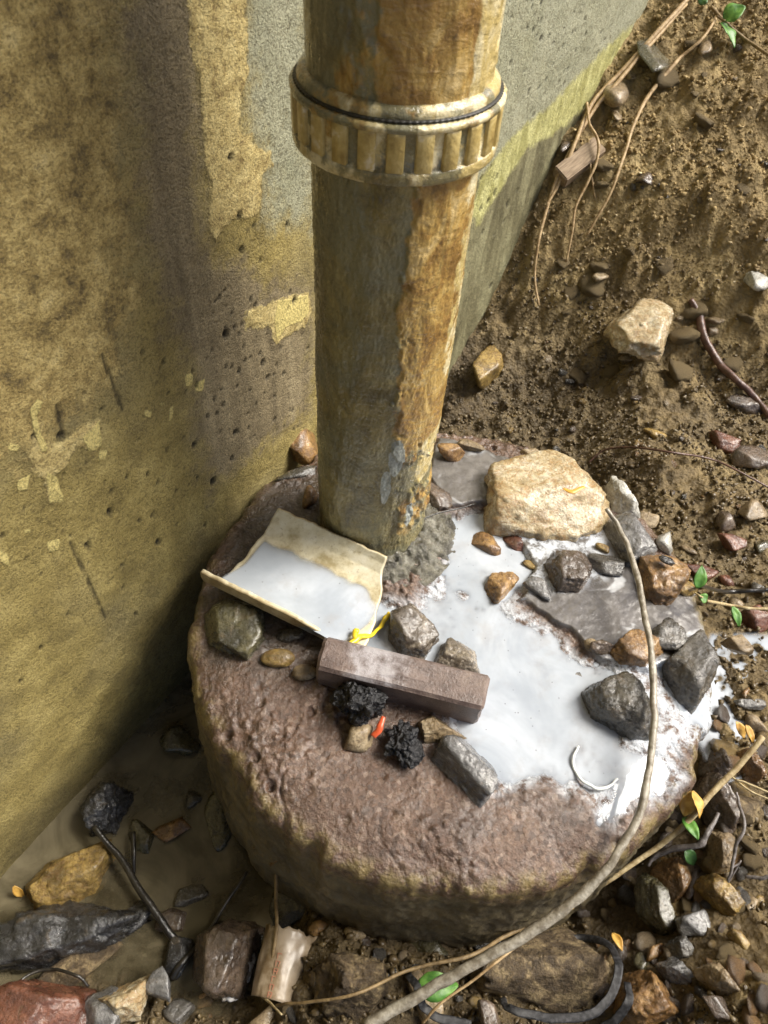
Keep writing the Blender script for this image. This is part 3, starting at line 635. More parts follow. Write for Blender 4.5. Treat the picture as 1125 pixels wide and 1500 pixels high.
rock('rust_rock', 443, 645, 48, 74, 'rust', 'rust brown rock wedged between the wall and the pipe', seed=52, tall=.9, z=-.012)
rock('black_rock', 396, 676, 38, 38, 'black', 'black stone wedged between the wall and the rear of the base', seed=53, z=-.02, sub=3)
rock('slate_sliver', 433, 694, 70, 20, 'dark', 'long dark slate sliver lying left of the pipe foot', cat='stone', seed=54, tall=.5, ang=18, planes=7, sub=3)
rock('brown_stone', 455, 727, 24, 42, 'rust', 'small upright brown stone against the left side of the pipe foot', cat='stone', seed=55, tall=1.0, sub=3)
# soil bank on the right
rock('quartz_rock', 947, 472, 98, 88, 'quartz', 'white and yellow quartz rock stuck in the soil bank', seed=61, tall=.75, planes=7, sub=5)
rock('ochre_rock', 716, 540, 42, 82, 'gold', 'tall ochre rock at the foot of the wall right of the pipe', seed=62, tall=.9, ang=-15)
rock('round_stone', 901, 138, 40, 40, 'tan', 'rounded grey brown stone in the bank beside the wall', cat='stone', seed=63, round_=.5, noise=.03, sub=3)
rock('flat_stone', 957, 76, 54, 54, 'olive', 'flat grey green stone in the bank near the top of the wall edge', cat='stone', seed=64, tall=.4)
for i, (px, py, w_, h_, k, lb) in enumerate([
  (1033, 66, 20, 28, 'tan', 'small pale stone in the bank below the green leaves'),
  (925, 110, 14, 18, 'tan', 'tiny tan stone between the round stone and flat stone in the bank'),
  (903, 168, 16, 22, 'tan', 'tiny tan stone below the round stone in the bank'),
  (829, 213, 16, 24, 'brown', 'small brown stone at the wall edge above the pale wood block'),
  (943, 262, 26, 24, 'brown', 'small brown stone in the middle of the upper bank'),
  (879, 406, 24, 24, 'tan', 'tan pebble left of the white and yellow quartz rock'),
  (1108, 412, 42, 34, 'pale', 'pale stone at the right edge of the bank above the red root'),
  (917, 526, 24, 14, 'tan', 'small pale chip below the white and yellow quartz rock'),
  (960, 636, 38, 20, 'gold', 'flat ochre stone low in the dark bank'),
  (935, 650, 12, 14, 'gold', 'tiny ochre chip left of the flat ochre stone'),
  (1048, 470, 28, 16, 'tan', 'tan chip beside the red brown root in the bank'),
  (1044, 484, 18, 14, 'tan', 'tiny chip under the tan chip by the red root'),
  (1095, 592, 66, 34, 'brown', 'flat brown stone below the red brown root'),
  (1065, 650, 56, 36, 'red', 'brown red stone in the shade at the right of the bank'),
  (1105, 675, 66, 44, 'brown', 'dark brown stone at the right edge low in the bank'),
  (1104, 752, 42, 44, 'tan', 'tan angular rock low on the soil at the right edge'),
  (1064, 764, 32, 34, 'brown', 'brown stone left of the tan angular rock'),
  (1072, 796, 48, 32, 'red', 'flat brick red stone below the tan angular rock'),
  (1116, 800, 26, 32, 'olive', 'small grey green stone at the right edge below the tan angular rock'),
  (1010, 806, 28, 16, 'tan', 'small tan stone just beyond the pale pointed shard'),
  (1022, 838, 56, 36, 'red', 'dark red brown flat stone beyond the orange brown block'),
  (1065, 850, 26, 22, 'red', 'small pinkish stone right of the dark red flat stone'),
  (1112, 862, 24, 20, 'grey', 'small wet grey pebble at the right edge beside the dark twig'),
  (1108, 910, 52, 48, 'red', 'red brown rock at the right edge above the milky run-off'),
  (1078, 884, 22, 22, 'tan', 'small tan pebble beside the green ivy leaves')]):
    o = rock('bank_stone', px, py, w_, h_, k, lb, cat='stone', seed=70 + i, sub=3 if w_ < 40 else 4, group='stones in the soil bank')
# right and lower right
for i, (nm_, px, py, w_, h_, k, lb, kw) in enumerate([
  ('dark_sliver', 1104, 1032, 58, 20, 'grey', 'dark sliver of stone lying in the milky run-off', dict(ang=22, tall=.5)),
  ('rust_chip', 1093, 1015, 10, 20, 'rust', 'tiny pointed brown chip in the milky run-off', dict(sub=3)),
  ('tan_pebble', 1108, 1060, 36, 26, 'tan', 'tan pebble under the dark sliver at the right edge', dict(sub=3)),
  ('rust_rock', 1100, 1128, 34, 74, 'rust', 'upright red orange rock at the right edge below the run-off', dict(ang=20, tall=.7)),
  ('dark_rock', 1058, 1118, 48, 54, 'brown', 'smooth dark brown rock tucked against the right rim of the base', dict()),
  ('wet_rock', 1045, 1188, 60, 98, 'brown', 'large brown wet rock under the pale stem right of the base', dict(ang=18, sub=5)),
  ('brown_rock', 1095, 1185, 56, 60, 'earth', 'crumbly brown stone at the right edge beside the dark twig', dict()),
  ('cream_rock', 1062, 1246, 34, 66, 'tan', 'smooth cream and brown stone left of the forked dark twig', dict(ang=10, tall=.7, planes=7)),
  ('orange_rock', 990, 1286, 50, 68, 'rust', 'bright orange faceted stone in front of the right side of the base', dict(planes=7, tall=.8)),
  ('purple_stone', 1016, 1295, 26, 54, 'brown', 'narrow purplish stone touching the bright orange faceted stone', dict(sub=3)),
  ('brown_rock', 1056, 1314, 66, 82, 'gold', 'ochre brown angular block with sharp edges, right of the narrow purplish stone', dict(planes=6, ang=28, tall=.65, sub=5)),
  ('dark_slab', 956, 1330, 62, 104, 'olive', 'dark slab with a pale edge left of the bright orange faceted stone', dict(planes=6, ang=20, tall=.5)),
  ('striped_stone', 1016, 1352, 46, 44, 'slate', 'small grey striped wet stone amid rubble at lower right', dict(ang=30)),
  ('ochre_stone', 1083, 1376, 34, 28, 'gold', 'small ochre stone on the wet soil at the right', dict(planes=7, sub=3)),
  ('tan_pebble', 1100, 1325, 16, 26, 'tan', 'small tan pebble right of the ochre brown angular block', dict(sub=3)),
  ('orange_pebble', 1112, 1322, 16, 24, 'gold', 'small orange pebble by the right edge, beside the tan pebble', dict(sub=3)),
  ('wet_rock', 996, 1400, 66, 56, 'grey', 'grey striped wet rock above the orange block at the bottom', dict(ang=28)),
  ('wet_rock', 1004, 1440, 60, 40, 'slate', 'shiny grey slab behind the orange block at the bottom', dict(ang=25, tall=.4)),
  ('tan_slab', 1088, 1432, 56, 86, 'tan', 'long tan slanting slab in the lower right corner', dict(ang=28, tall=.4, planes=7)),
  ('orange_block', 952, 1474, 124, 96, 'rust', 'large orange brown block at the bottom edge, right of centre', dict(planes=6, tall=.8, sub=5, ang=-12)),
  ('brown_rock', 1055, 1478, 56, 40, 'brown', 'brown stone at the bottom edge right of the orange block', dict()),
  ('rust_sliver', 960, 1398, 22, 40, 'rust', 'thin rust coloured sliver standing left of the grey striped wet rock', dict(sub=3, tall=1.0)),
  ('grey_stone', 940, 1410, 24, 32, 'olive', 'pointed grey green stone above the large orange block', dict(sub=3)),
  ('earth_clod', 800, 1424, 196, 122, 'earth', 'large yellow brown earthy rock beside the black strap', dict(tall=.7, sub=5, noise=.12, fine=.05, round_=.35)),
  ('earth_clod', 522, 1446, 130, 104, 'earth', 'dark reddish earthy rock under the thin dry stem at the bottom', dict(tall=.6, sub=5, noise=.12, fine=.05, round_=.4)),
  ('tan_rock', 622, 1462, 66, 66, 'tan', 'tan rock behind the thick end of the grey stem', dict()),
  ('brown_rock', 720, 1495, 60, 40, 'brown', 'brown stone at the bottom edge beneath the black strap', dict()),
  ('dark_clod', 620, 1375, 90, 60, 'olive', 'dark mossy clod under the front rim of the base', dict(noise=.15, fine=.06)),
  ('dark_clod', 700, 1372, 110, 50, 'black', 'black root-covered clod under the front rim of the base', dict(noise=.15, fine=.06)),
  ('pale_pebble', 760, 1368, 26, 20, 'tan', 'pale pebble on the black clod under the front rim', dict(sub=3)),
  ('brown_chip', 470, 1360, 40, 24, 'rust', 'rust chip in the shade beneath the front left rim of the base', dict(sub=3)),
  ('brown_chip', 520, 1368, 34, 22, 'tan', 'tan chip in the shade beneath the front rim of the base', dict(sub=3)),
]):
    rock(nm_, px, py, w_, h_, k, lb, cat=nm_.split('_')[1] if nm_.split('_')[1] in ('rock', 'stone', 'pebble', 'clod', 'block', 'slab', 'sliver', 'chip') else 'stone', seed=120 + i, **kw)
# lower left, in and around the pool
for i, (nm_, px, py, w_, h_, k, lb, kw) in enumerate([
  ('red_brick', 60, 1480, 150, 80, 'red', 'broken red brick piece in the lower left corner', dict(z=-.205, sub=5, noise=.0, fine=-.012)),
  ('golden_rock', 92, 1284, 150, 96, 'gold', 'golden brown rock at the foot of the wall on the left', dict(ang=22, tall=.55, sub=5, planes=8, z=WATER_Z + .0)),
  ('black_clod', 85, 1378, 230, 92, 'black', 'big black wet clod in the lower left corner', dict(tall=.4, sub=5, noise=.22, fine=.12, round_=.45, z=WATER_Z)),
  ('grey_clod', 95, 1432, 170, 50, 'earth', 'grey brown gritty clod between the black clod and the red brick shard', dict(tall=.4, noise=.14, fine=.06, z=WATER_Z + .004)),
  ('black_lump', 152, 1182, 66, 90, 'black', 'black lump against the wall at the edge of the pool', dict(tall=.9, noise=.16, fine=.08, z=WATER_Z)),
  ('slate_shard', 152, 1482, 60, 74, 'slate', 'blue grey glittering stone right of the red brick shard', dict(tall=.5, z=-.20)),
  ('striped_rock', 190, 1462, 70, 58, 'quartz', 'tan and white striped stone at the bottom left by the pool', dict(ang=25, tall=.6, z=-.20)),
  ('grey_rock', 233, 1448, 36, 52, 'slate', 'small grey stone right of the tan and white striped stone', dict(tall=.7, z=-.20)),
  ('brown_rock', 328, 1396, 92, 120, 'brown', 'brown rock with white foam on its side left of the plastic cup', dict(tall=.6, sub=5, z=-.20)),
  ('sunken_stone', 264, 1086, 56, 56, 'olive', 'dark stone half sunk in the pool, nearest the top', dict(tall=.6, z=WATER_Z - .004)),
  ('sunken_stone', 207, 1228, 40, 58, 'olive', 'dark stone half sunk in the middle of the pool, near the wall', dict(tall=.5, z=WATER_Z - .003)),
  ('rust_sunken_stone', 252, 1216, 54, 34, 'rust', 'rust coloured stone breaking the surface in the middle of the pool', dict(tall=.5, z=WATER_Z - .002)),
  ('sunken_stone', 322, 1198, 42, 94, 'olive', 'long dark stone in the pool beside the base', dict(tall=.5, z=WATER_Z - .003)),
  ('sunken_stone', 284, 1168, 24, 34, 'dark', 'small dark stone in the pool left of the long dark stone', dict(tall=.5, z=WATER_Z - .002, sub=3)),
  ('black_stone', 197, 1346, 66, 38, 'black', 'flat black stone lying in the pool by the crossed twigs', dict(ang=22, tall=.5, z=WATER_Z)),
  ('black_stone', 262, 1400, 50, 60, 'black', 'black lump where the dark twigs cross', dict(tall=.6, z=WATER_Z)),
  ('brown_stone', 252, 1350, 50, 40, 'brown', 'brown flat stone under the crossed twigs', dict(tall=.4, z=WATER_Z - .002)),
  ('dark_stone', 280, 1310, 50, 34, 'dark', 'dark stone in the pool above the crossed twigs', dict(tall=.5, z=WATER_Z - .002)),
  ('dark_stone', 430, 1330, 80, 60, 'dark', 'dark stone in the shade under the front left of the base', dict(tall=.5)),
  ('rubble_stone', 262, 1480, 44, 40, 'grey', 'wet grey stone at the bottom edge, left of centre', dict(tall=.6)),
  ('rubble_stone', 300, 1462, 36, 30, 'rust', 'small rust stone at the bottom left among wet rubble', dict(tall=.6, sub=3)),
  ('tan_stone', 388, 1492, 50, 30, 'tan', 'tan stone at the bottom edge below the plastic cup', dict(tall=.6, sub=3)),
]):
    c_ = nm_.split('_')[-1]
    rock(nm_, px, py, w_, h_, k, lb, cat={'shard': 'stone', 'lump': 'clod'}.get(c_, c_), seed=180 + i, **kw)

# black clinker lumps
def clinker(px, py, w_, h_, seed, label):
    p = hit(px, py); sc = depth_of(p) / F; V, Fc = ICO[5]; o3 = seed * 3.3
    nz = .75 * fbm(V[:, 0] * 1.5 + o3, V[:, 1] * 1.5, V[:, 2] * 1.5, 2, seed) + .30 * fbm(V[:, 0] * 4.5 + o3, V[:, 1] * 4.5, V[:, 2] * 4.5, 3, seed + 1) - .22 * sstep(.15, .6, fbm(V[:, 0] * 9, V[:, 1] * 9 + o3, V[:, 2] * 9, 3, seed + 2)) + .05 * fbm(V[:, 0] * 22, V[:, 1] * 22 + o3, V[:, 2] * 22, 2, seed + 3)
    P = V * (1 + nz)[:, None]; lo, hi = P.min(0), P.max(0); P = (P - (lo + hi) / 2) / ((hi - lo) / 2)
    T = .8 * w_ * sc; P = P * np.array([w_ * sc / 2, h_ * sc / 2 * .95, T / 2])
    o = mesh_obj('clinker_lump', P, Fc, M_clinker, smooth=False); o.location = hit(px, py, T * .34)
    return tag(o, label, 'clinker')
clinker(525, 1022, 84, 92, 5, 'larger black porous clinker lump in front of the brick')
clinker(592, 1090, 62, 74, 9, 'smaller black porous clinker lump left of the grey wedge stone')
# foam clinging to the brown rock beside the cup
n = NT('foam'); M_foam = n.done(n.mix(n.step(n.noise(160, 4, .7), .42, .6), (.20, .17, .13), (.50, .49, .47)), .7, n.bump(n.voro(420), .5, .001))
fr = [o for o in COL.objects if o.get('label', '').startswith('brown rock with white')][0]
V, Fc = ICO[4]; P = V * np.array([.012, .024, .006]); P = P * (1 + .2 * fbm(V[:, 0] * 3, V[:, 1] * 3, V[:, 2] * 3, 4, 17))[:, None]
fo = mesh_obj('foam', P, Fc, M_foam, fr); fo.location = Vector(hit(350, 1428, .030)) - fr.location; fo.rotation_euler = (0, .5, -.3)

# ------------------------------------------------------------------ the drain pipe
def pipe_mat(name, rust_bias=0.0):
    n = NT(name)
    st = n.noise(34, 8, .68, 1.0, n.scaled(1.0, 1.0, .75)); b = n.noise(120, 5, .65); f = n.noise(520, 4, .7); big = n.noise(13, 5, .6, .5)
    rip = n.noise(70, 4, .6, 1.2, n.scaled(.55, .55, 1.5))
    slime = n.ramp(st, [(.34, (.085, .068, .026)), (.5, (.20, .165, .066)), (.64, (.31, .255, .105))])
    slime = n.mix(n.step(big, .42, .60), slime, n.mix(.75, slime, (.19, .19, .125)))
    rust = n.ramp(st, [(.34, (.14, .074, .020)), (.46, (.29, .170, .046)), (.56, (.43, .285, .085)), (.70, (.60, .46, .22))])
    grey = n.mix(n.step(b, .35, .65), (.22, .24, .215), (.33, .345, .31)); cream = n.mix(n.step(st, .4, .62), (.50, .39, .15), (.74, .67, .44))
    wob = n.math('ADD', n.math('MULTIPLY', n.math('SUBTRACT', n.noise(45, 5, .65), .5), 1.1), n.math('MULTIPLY', n.math('SUBTRACT', b, .5), .5))
    fld = lambda a, s: n.step(n.math('ADD', n.attr(a), wob), .5 - s, .5 + s)
    col = n.mix(fld('rust', .10), slime, rust)
    col = n.mix(fld('cream', .10), col, cream)
    col = n.mix(fld('grey', .05), col, grey)
    col = n.mix(n.math('MULTIPLY', n.step(b, .55, .72), .4), col, (.05, .036, .014))
    nm = n.bump(f, .4, .0011); nm = n.bump(rip, .6, .0022, nm); nm = n.bump(b, .5, .0022, nm)
    return n.done(col, n.step(b, .3, .7, .2, .45), nm, Coat_Weight=.5, Coat_Roughness=.08)
M_pipe = pipe_mat('slimy_rusty_pipe')
pipe = empty('drain_pipe', (0, 0, 0)); pipe.rotation_euler = (0, -.009, 0); tag(pipe, 'rust streaked grey plastic drain pipe standing in the concrete base', 'drain pipe')
def lathe(name, prof, na, mat, parent, disp=None, attrs=None):
    prof = np.asarray(prof, float); t = np.linspace(0, 2 * np.pi, na, endpoint=False)
    T, Rr = np.meshgrid(t, prof[:, 0], indexing='ij'); _, Zz = np.meshgrid(t, prof[:, 1], indexing='ij')
    if disp is not None: Rr = Rr + disp(T, Zz)
    V = np.stack([Rr * np.cos(T), Rr * np.sin(T), Zz], -1).reshape(-1, 3)
    at_ = attrs(T, Zz) if attrs else dict(rust=0 * T, cream=0 * T, grey=0 * T)
    return mesh_obj(name, V, grid_faces(na, len(prof), True), mat, parent, attrs=at_)
def phi_of(T):                                      # angle from the side facing the path, positive to the right
    p = T + np.pi / 2; return np.degrees(np.arctan2(np.sin(p), np.cos(p)))
def low_attr(T, Z):
    p = phi_of(T); e = 17 + 22 * fbm(Z * 14, T * 1.5, 0, 4, 201)
    rust = sstep(e - 9, e + 9, p) * sstep(150, 110, p) * sstep(.11, .19, Z + .02 * fbm(T * 6, Z * 10, 0, 2, 4)) * 1.0
    rust = np.maximum(rust, .55 * sstep(20, 35, p) * sstep(.02, .06, Z) * sstep(.14, .09, Z))
    def patch(p0, z0, rp, rz): return sstep(1.3, .55, np.hypot((p - p0) / rp, (Z - z0) / rz))
    grey = np.maximum.reduce([patch(22, .165, 9, .028), patch(14, .125, 6, .028), patch(42, .075, 6, .022)]) * .78
    cream = .85 * sstep(38, 52, p) * sstep(110, 80, p) * sstep(.10, .13, Z) * sstep(.19, .165, Z) + .55 * sstep(55, 66, p) * sstep(.2, .25, Z) * sstep(110, 85, p)
    return dict(rust=rust, grey=grey, cream=cream)
def low_disp(T, Z):
    x, y = np.cos(T), np.sin(T); a = low_attr(T, Z)['rust']
    d = .0016 * fbm(x * 5, y * 5, Z * 22, 3, 203) + .0009 * np.abs(fbm(x * 16, y * 16, Z * 80, 3, 204)) + .0005 * fbm(x * 50, y * 50, Z * 500, 2, 205)
    k = a + .55 * fbm(x * 9, y * 9, Z * 110, 3, 206)
    return d + .0026 * sstep(.45, .62, k)
zz = np.linspace(-.02, .424, 330)
lathe('lower_pipe', np.c_[np.full(330, .0562), zz], 460, M_pipe, pipe, low_disp, low_attr)
def up_attr(T, Z):
    p = phi_of(T); e = -16 + 12 * fbm(Z * 16, 0 * Z, 0, 3, 211)
    rust = sstep(e - 14, e + 14, p) * sstep(75, 50, p)
    rust = np.maximum(rust, .42 * sstep(-60, -25, p))
    cream = .95 * sstep(40, 54, p) * sstep(150, 120, p) + .6 * sstep(.515, .56, Z) * sstep(-40, 0, p)
    return dict(rust=rust, cream=np.clip(cream, 0, 1), grey=0 * T)
def up_disp(T, Z):
    x, y = np.cos(T), np.sin(T)
    return .0012 * fbm(x * 5, y * 5, Z * 20, 3, 213) + .0007 * np.abs(fbm(x * 16, y * 16, Z * 70, 3, 214)) + .0011 * sstep(.45, .62, up_attr(T, Z)['rust'] + .6 * fbm(x * 8, y * 8, Z * 90, 3, 216))
zz = np.linspace(.456, .575, 110)
up = lathe('upper_pipe', np.concatenate([np.c_[np.full(110, .0590), zz], [[.0607, .578], [.0616, .584], [.0607, .590], [.0590, .593]], np.c_[np.full(8, .0590), np.linspace(.6, 2.24, 8)]]), 420, M_pipe, pipe, up_disp, up_attr)
def ring_attr(T, Z):
    p = phi_of(T); return dict(rust=.42 + .22 * fbm(np.cos(T) * 3, np.sin(T) * 3, Z * 20, 3, 221), cream=.44 + .34 * fbm(np.cos(T) * 7, np.sin(T) * 7, Z * 35, 3, 222) + .2 * sstep(10, 60, p), grey=0 * T)
ring_p = [(.0560, .420), (.0600, .4180), (.0655, .4175), (.0680, .4184), (.0690, .4202), (.0690, .4256), (.0686, .4264), (.0667, .4272), (.0667, .4485), (.0678, .4494), (.0692, .4498), (.0698, .4514), (.0696, .4530), (.0680, .4542), (.0655, .4550), (.0640, .4550)]
ring = lathe('lock_ring', ring_p, 420, M_pipe, pipe, lambda T, Z: .0006 * fbm(np.cos(T) * 14, np.sin(T) * 14, Z * 120, 3, 223), ring_attr)
lip_p = [(.0648, .4545), (.0650, .4575), (.0644, .4600), (.0628, .4616), (.0610, .4626), (.0585, .4632)]
lathe('socket_lip', lip_p, 300, M_pipe, pipe, lambda T, Z: .0005 * fbm(np.cos(T) * 10, np.sin(T) * 10, Z * 90, 3, 224), ring_attr)
# grip ribs round the lock ring, each a piece of its own: raised bars with recessed fields between them
NRIB = 24
def rib_mesh():
    prof = [(-.0056, .0655), (-.0053, .0684), (-.0047, .0690), (.0047, .0690), (.0053, .0684), (.0056, .0655)]
    V = []; 
    for z_, ins in ((.4258, .0006), (.4270, .0), (.4478, .0), (.4502, .0002)):
        for y_, r_ in prof: V.append((max(r_ - ins, .0650), y_ * (1 if ins == 0 else .96), z_))
    Fc = []
    for i in range(3):
        for j in range(5): Fc.append((i * 6 + j, i * 6 + j + 1, (i + 1) * 6 + j + 1, (i + 1) * 6 + j))
    Fc.append((5, 4, 3, 2, 1, 0)); Fc.append((18, 19, 20, 21, 22, 23)); return V, Fc
n = NT('ring_rib'); n.random_offset(); b = n.noise(70, 5, .65); 
col = n.ramp(b, [(.32, (.27, .185, .055)), (.46, (.48, .365, .13)), (.58, (.62, .50, .22)), (.68, (.82, .77, .64))])
M_rib = n.done(n.mix(.25, col, n.mix(n.rand, (.28, .19, .06), (.60, .48, .22))), .38, n.bump(n.noise(300, 4), .6, .0012), Coat_Weight=.15)
V, Fc = rib_mesh(); rib0 = None
for i in range(NRIB):
    if rib0 is None: o = rib0 = mesh_obj('grip_rib', V, Fc, M_rib, ring)
    else: o = rib0.copy(); COL.objects.link(o); o.parent = ring
    o.rotation_euler = (0, 0, 2 * math.pi * i / NRIB + .05)
# dark rubber seal with fine teeth
n = NT('black_rubber'); M_rub = n.done((.018, .016, .011), .5, n.bump(n.noise(300, 3), .4, .001))
lathe('rubber_seal', [(.0640, .4546), (.0664, .4549), (.0669, .4556), (.0664, .4563), (.0642, .4565)], 420, M_rub, pipe, lambda T, Z: .0007 * sstep(-.2, .4, np.sin(T * 105)) * (Z > .4547))

# ------------------------------------------------------------------ mortar collar round the pipe's foot (part of the base)
n = NT('wet_mortar'); nm = n.bump(n.noise(260, 5, .7), 1.0, .0035); nm = n.bump(n.voro(110), .6, .004, nm)
M_mortar = n.done(n.ramp(n.noise(55, 6, .65), [(.34, (.045, .040, .028)), (.5, (.13, .12, .085)), (.68, (.27, .26, .21))]), .14, nm, Coat_Weight=.6, Coat_Roughness=.05)
t = np.linspace(0, 2 * np.pi, 240, endpoint=False); rr_ = np.linspace(.050, .098, 34); T, Q = np.meshgrid(t, rr_, indexing='ij')
wide = .5 + .5 * np.cos(T - R_(-38)); q = (Q - .05) / .048
CXx, CYy = Q * np.cos(T), Q * np.sin(T)
hz = np.maximum(.020 * (1 - q / (.30 + .70 * wide ** 1.5)), -.2) + .013 * fbm(CXx * 60, CYy * 60, 0, 4, 231) * (1 - .6 * q) + .006 * fbm(CXx * 170, CYy * 170, 0, 3, 232)
CZ = np.where(hz > -.01, base_top(CXx, CYy) * 0 + hz, hz) - .002
mesh_obj('mortar_collar', np.stack([CXx, CYy, CZ], -1).reshape(-1, 3) - inv, grid_faces(240, 34, True), M_mortar, base)

# ------------------------------------------------------------------ broken white plastic shard (piece of a trough) with milky water in it
n = NT('grimy_plastic'); b = n.noise(45, 6, .65); f = n.noise(240, 4, .7)
col = n.ramp(b, [(.34, (.40, .33, .18)), (.5, (.66, .60, .42)), (.68, (.78, .74, .60))])
col = n.mix(n.math('MULTIPLY', n.step(f, .56, .70), .45), col, (.24, .17, .08))
out_ = n.attr('outer'); col = n.mix(out_, col, n.ramp(b, [(.34, (.18, .12, .055)), (.5, (.38, .29, .15)), (.7, (.55, .46, .28))]))
M_plast = n.done(col, .38, n.bump(f, .25, .0008))
A0 = at(322, 858, .014); A1 = at(478, 934, .014)       # foot of the upturned near lip
ax = A1 - A0; L = np.linalg.norm(ax); ax = ax / L; sd_ = np.array([-ax[1], ax[0], 0])   # sd_ points towards the pipe
UPV = np.array([0, 0, 1.])
prof_y = np.array([-.0060, -.0062, -.0050, -.0015, .004, .014, .028, .042, .056, .070, .082, .090, .096])
prof_z = np.array([.0260, .0180, .0095, .0030, .0006, .0, .0008, .0026, .0056, .0100, .0158, .0225, .0300])
arc = np.concatenate([[0], np.cumsum(np.hypot(np.diff(prof_y), np.diff(prof_z)))]); arc /= arc[-1]
def prof(q): return np.interp(q, arc, prof_y), np.interp(q, arc, prof_z)
ns, nph = 70, 90
s0 = np.linspace(0, 1, ns); p0 = np.linspace(0, 1, nph); Sg, Pg = np.meshgrid(s0, p0, indexing='ij')
SLN = L + .030
qmin = np.where(Sg * SLN < L * .985, .010 * fbm(Sg * 22, 0 * Sg, 0, 3, 241) + .01, .20)
qmax = 1 - .012 + .012 * fbm(Sg * 12, 0 * Sg, 0, 3, 243)
QQ = qmin + (qmax - qmin) * Pg
start = -.014 * sstep(.22, .10, QQ) + .010 * sstep(.2, 1, QQ) + .0022 * fbm(QQ * 8, 0 * QQ, 3, 3, 245)
stop = SLN + .006 * np.sin(QQ * 5) - .010 * sstep(.55, 1, QQ) + .003 * fbm(QQ * 7, 0 * QQ, 0, 3, 244)
stop = np.where(QQ < .17, L * .985 + .003 * fbm(QQ * 40, 0 * QQ, 0, 2, 246), stop)
SS = start + (stop - start) * Sg
PY, PZ = prof(QQ); dy = np.gradient(PY, axis=1); dz = np.gradient(PZ, axis=1); ll = np.hypot(dy, dz) + 1e-9; NY, NZ = -dz / ll, dy / ll
def tp(k): return A0 + SS[..., None] * ax + (PY + k * NY)[..., None] * sd_ + (PZ + k * NZ)[..., None] * UPV
Vi, Vo = tp(.0018).reshape(-1, 3), tp(-.0028).reshape(-1, 3)
g = grid_faces(ns, nph); nv = ns * nph
idx = np.arange(nv).reshape(ns, nph)
loop = np.concatenate([idx[:, 0], idx[-1, 1:], idx[-2::-1, -1], idx[0, -2:0:-1]])
l2 = np.roll(loop, -1); rimf = np.stack([loop, l2, l2 + nv, loop + nv], -1)
shard = empty('plastic_shard', tuple(A0)); tag(shard, 'broken curved shard of off-white plastic pipe lying in front of the drain pipe', 'plastic shard')
o = mesh_obj('curved_wall', np.concatenate([Vi, Vo]) - A0, np.concatenate([g, g[:, ::-1] + nv, rimf[:, ::-1]]), M_plast, shard, attrs=dict(outer=np.concatenate([np.zeros(nv), np.ones(nv)])))
# milky water held in the shard
sg = np.linspace(0, 1, 90); pg = np.linspace(0, 1, 70); Sg, Pg = np.meshgrid(sg, pg, indexing='ij')
YY = -.0045 + (.078) * Pg; SSm = (-.002 + .012 * sstep(0, .5, Pg)) + (SLN - .008) * Sg
floor = np.interp(YY, prof_y[3:], prof_z[3:]) + .0018
lev = .0098 + .0003 * fbm(SSm * 60, YY * 60, 0, 2, 252) - .0035 * sstep(.80, 1, Sg)
ZZ = np.maximum(lev, floor + .00015)
cov = (1 - np.exp(-np.maximum(lev - floor + .0012 * fbm(SSm * 70, YY * 70, 0, 4, 253) + .0006, 0) / .0011)) * .97 * sstep(0, .03, Sg) * sstep(1, .97, Sg)
Pm = A0 + SSm[..., None] * ax + YY[..., None] * sd_ + ZZ[..., None] * UPV
o = mesh_obj('shard_water', Pm.reshape(-1, 3), grid_faces(90, 70), M_milk, attrs=dict(cover=cov))
tag(o, 'milky white water lying in the plastic shard', kind='structure')

# ------------------------------------------------------------------ brick
n = NT('brick'); b = n.noise(60, 6, .65); f = n.noise(420, 4, .7)
col = n.ramp(b, [(.34, (.085, .058, .048)), (.5, (.150, .108, .090)), (.7, (.215, .165, .135))])
col = n.mix(n.math('MULTIPLY', n.step(f, .58, .68), .8), col, (.040, .028, .022))
sx = n.n('ShaderNodeSeparateXYZ'); n.set(sx.inputs[0], n.vec)
spl = n.math('MULTIPLY', n.step(sx.outputs[2], .019, .021), n.step(n.math('ADD', n.math('ABSOLUTE', n.math('ADD', sx.outputs[0], .022)), n.math('MULTIPLY', n.noise(70, 4, .7), .05)), .040, .056, 1, 0))
col = n.mix(n.math('MULTIPLY', n.math('MULTIPLY', spl, n.step(b, .30, .60)), .62), col, (.46, .45, .47))
M_brick = n.done(col, n.step(b, .35, .65, .3, .6), n.bump(f, .6, .0014), Coat_Weight=.15)
import bmesh
def chamfer_box(name, dims, bev, mat, parent=None, seg=2, rough=0.0, cuts=0):
    bm = bmesh.new(); bmesh.ops.create_cube(bm, size=1.0)
    for v in bm.verts: v.co = Vector((v.co[0] * dims[0], v.co[1] * dims[1], v.co[2] * dims[2]))
    bmesh.ops.bevel(bm, geom=bm.edges[:], offset=bev, segments=seg, affect='EDGES')
    if cuts: bmesh.ops.subdivide_edges(bm, edges=bm.edges[:], cuts=cuts, use_grid_fill=True)
    if rough:
        P = np.array([v.co[:] for v in bm.verts]); d = rough * fbm(P[:, 0] * 60, P[:, 1] * 60, P[:, 2] * 60, 4, 7)
        for v, k in zip(bm.verts, d): v.co += v.co.normalized() * k
    me = bpy.data.meshes.new(name); bm.to_mesh(me); bm.free(); me.materials.append(mat)
    o = bpy.data.objects.new(name, me); COL.objects.link(o); o.parent = parent; return o
b0 = at(470, 952, .036); b1 = at(714, 1012, .036); bd = b1 - b0
brick = chamfer_box('brick', (np.linalg.norm(bd), .034, .046), .0030, M_brick, rough=.0028, cuts=5, seg=1)
bc = (b0 + b1) / 2; brick.location = (bc[0], bc[1], .014); brick.rotation_euler = (R_(4), 0, math.atan2(bd[1], bd[0]))
tag(brick, 'purplish brown chamfered brick lying in the milky water in front of the plastic shard', 'brick')

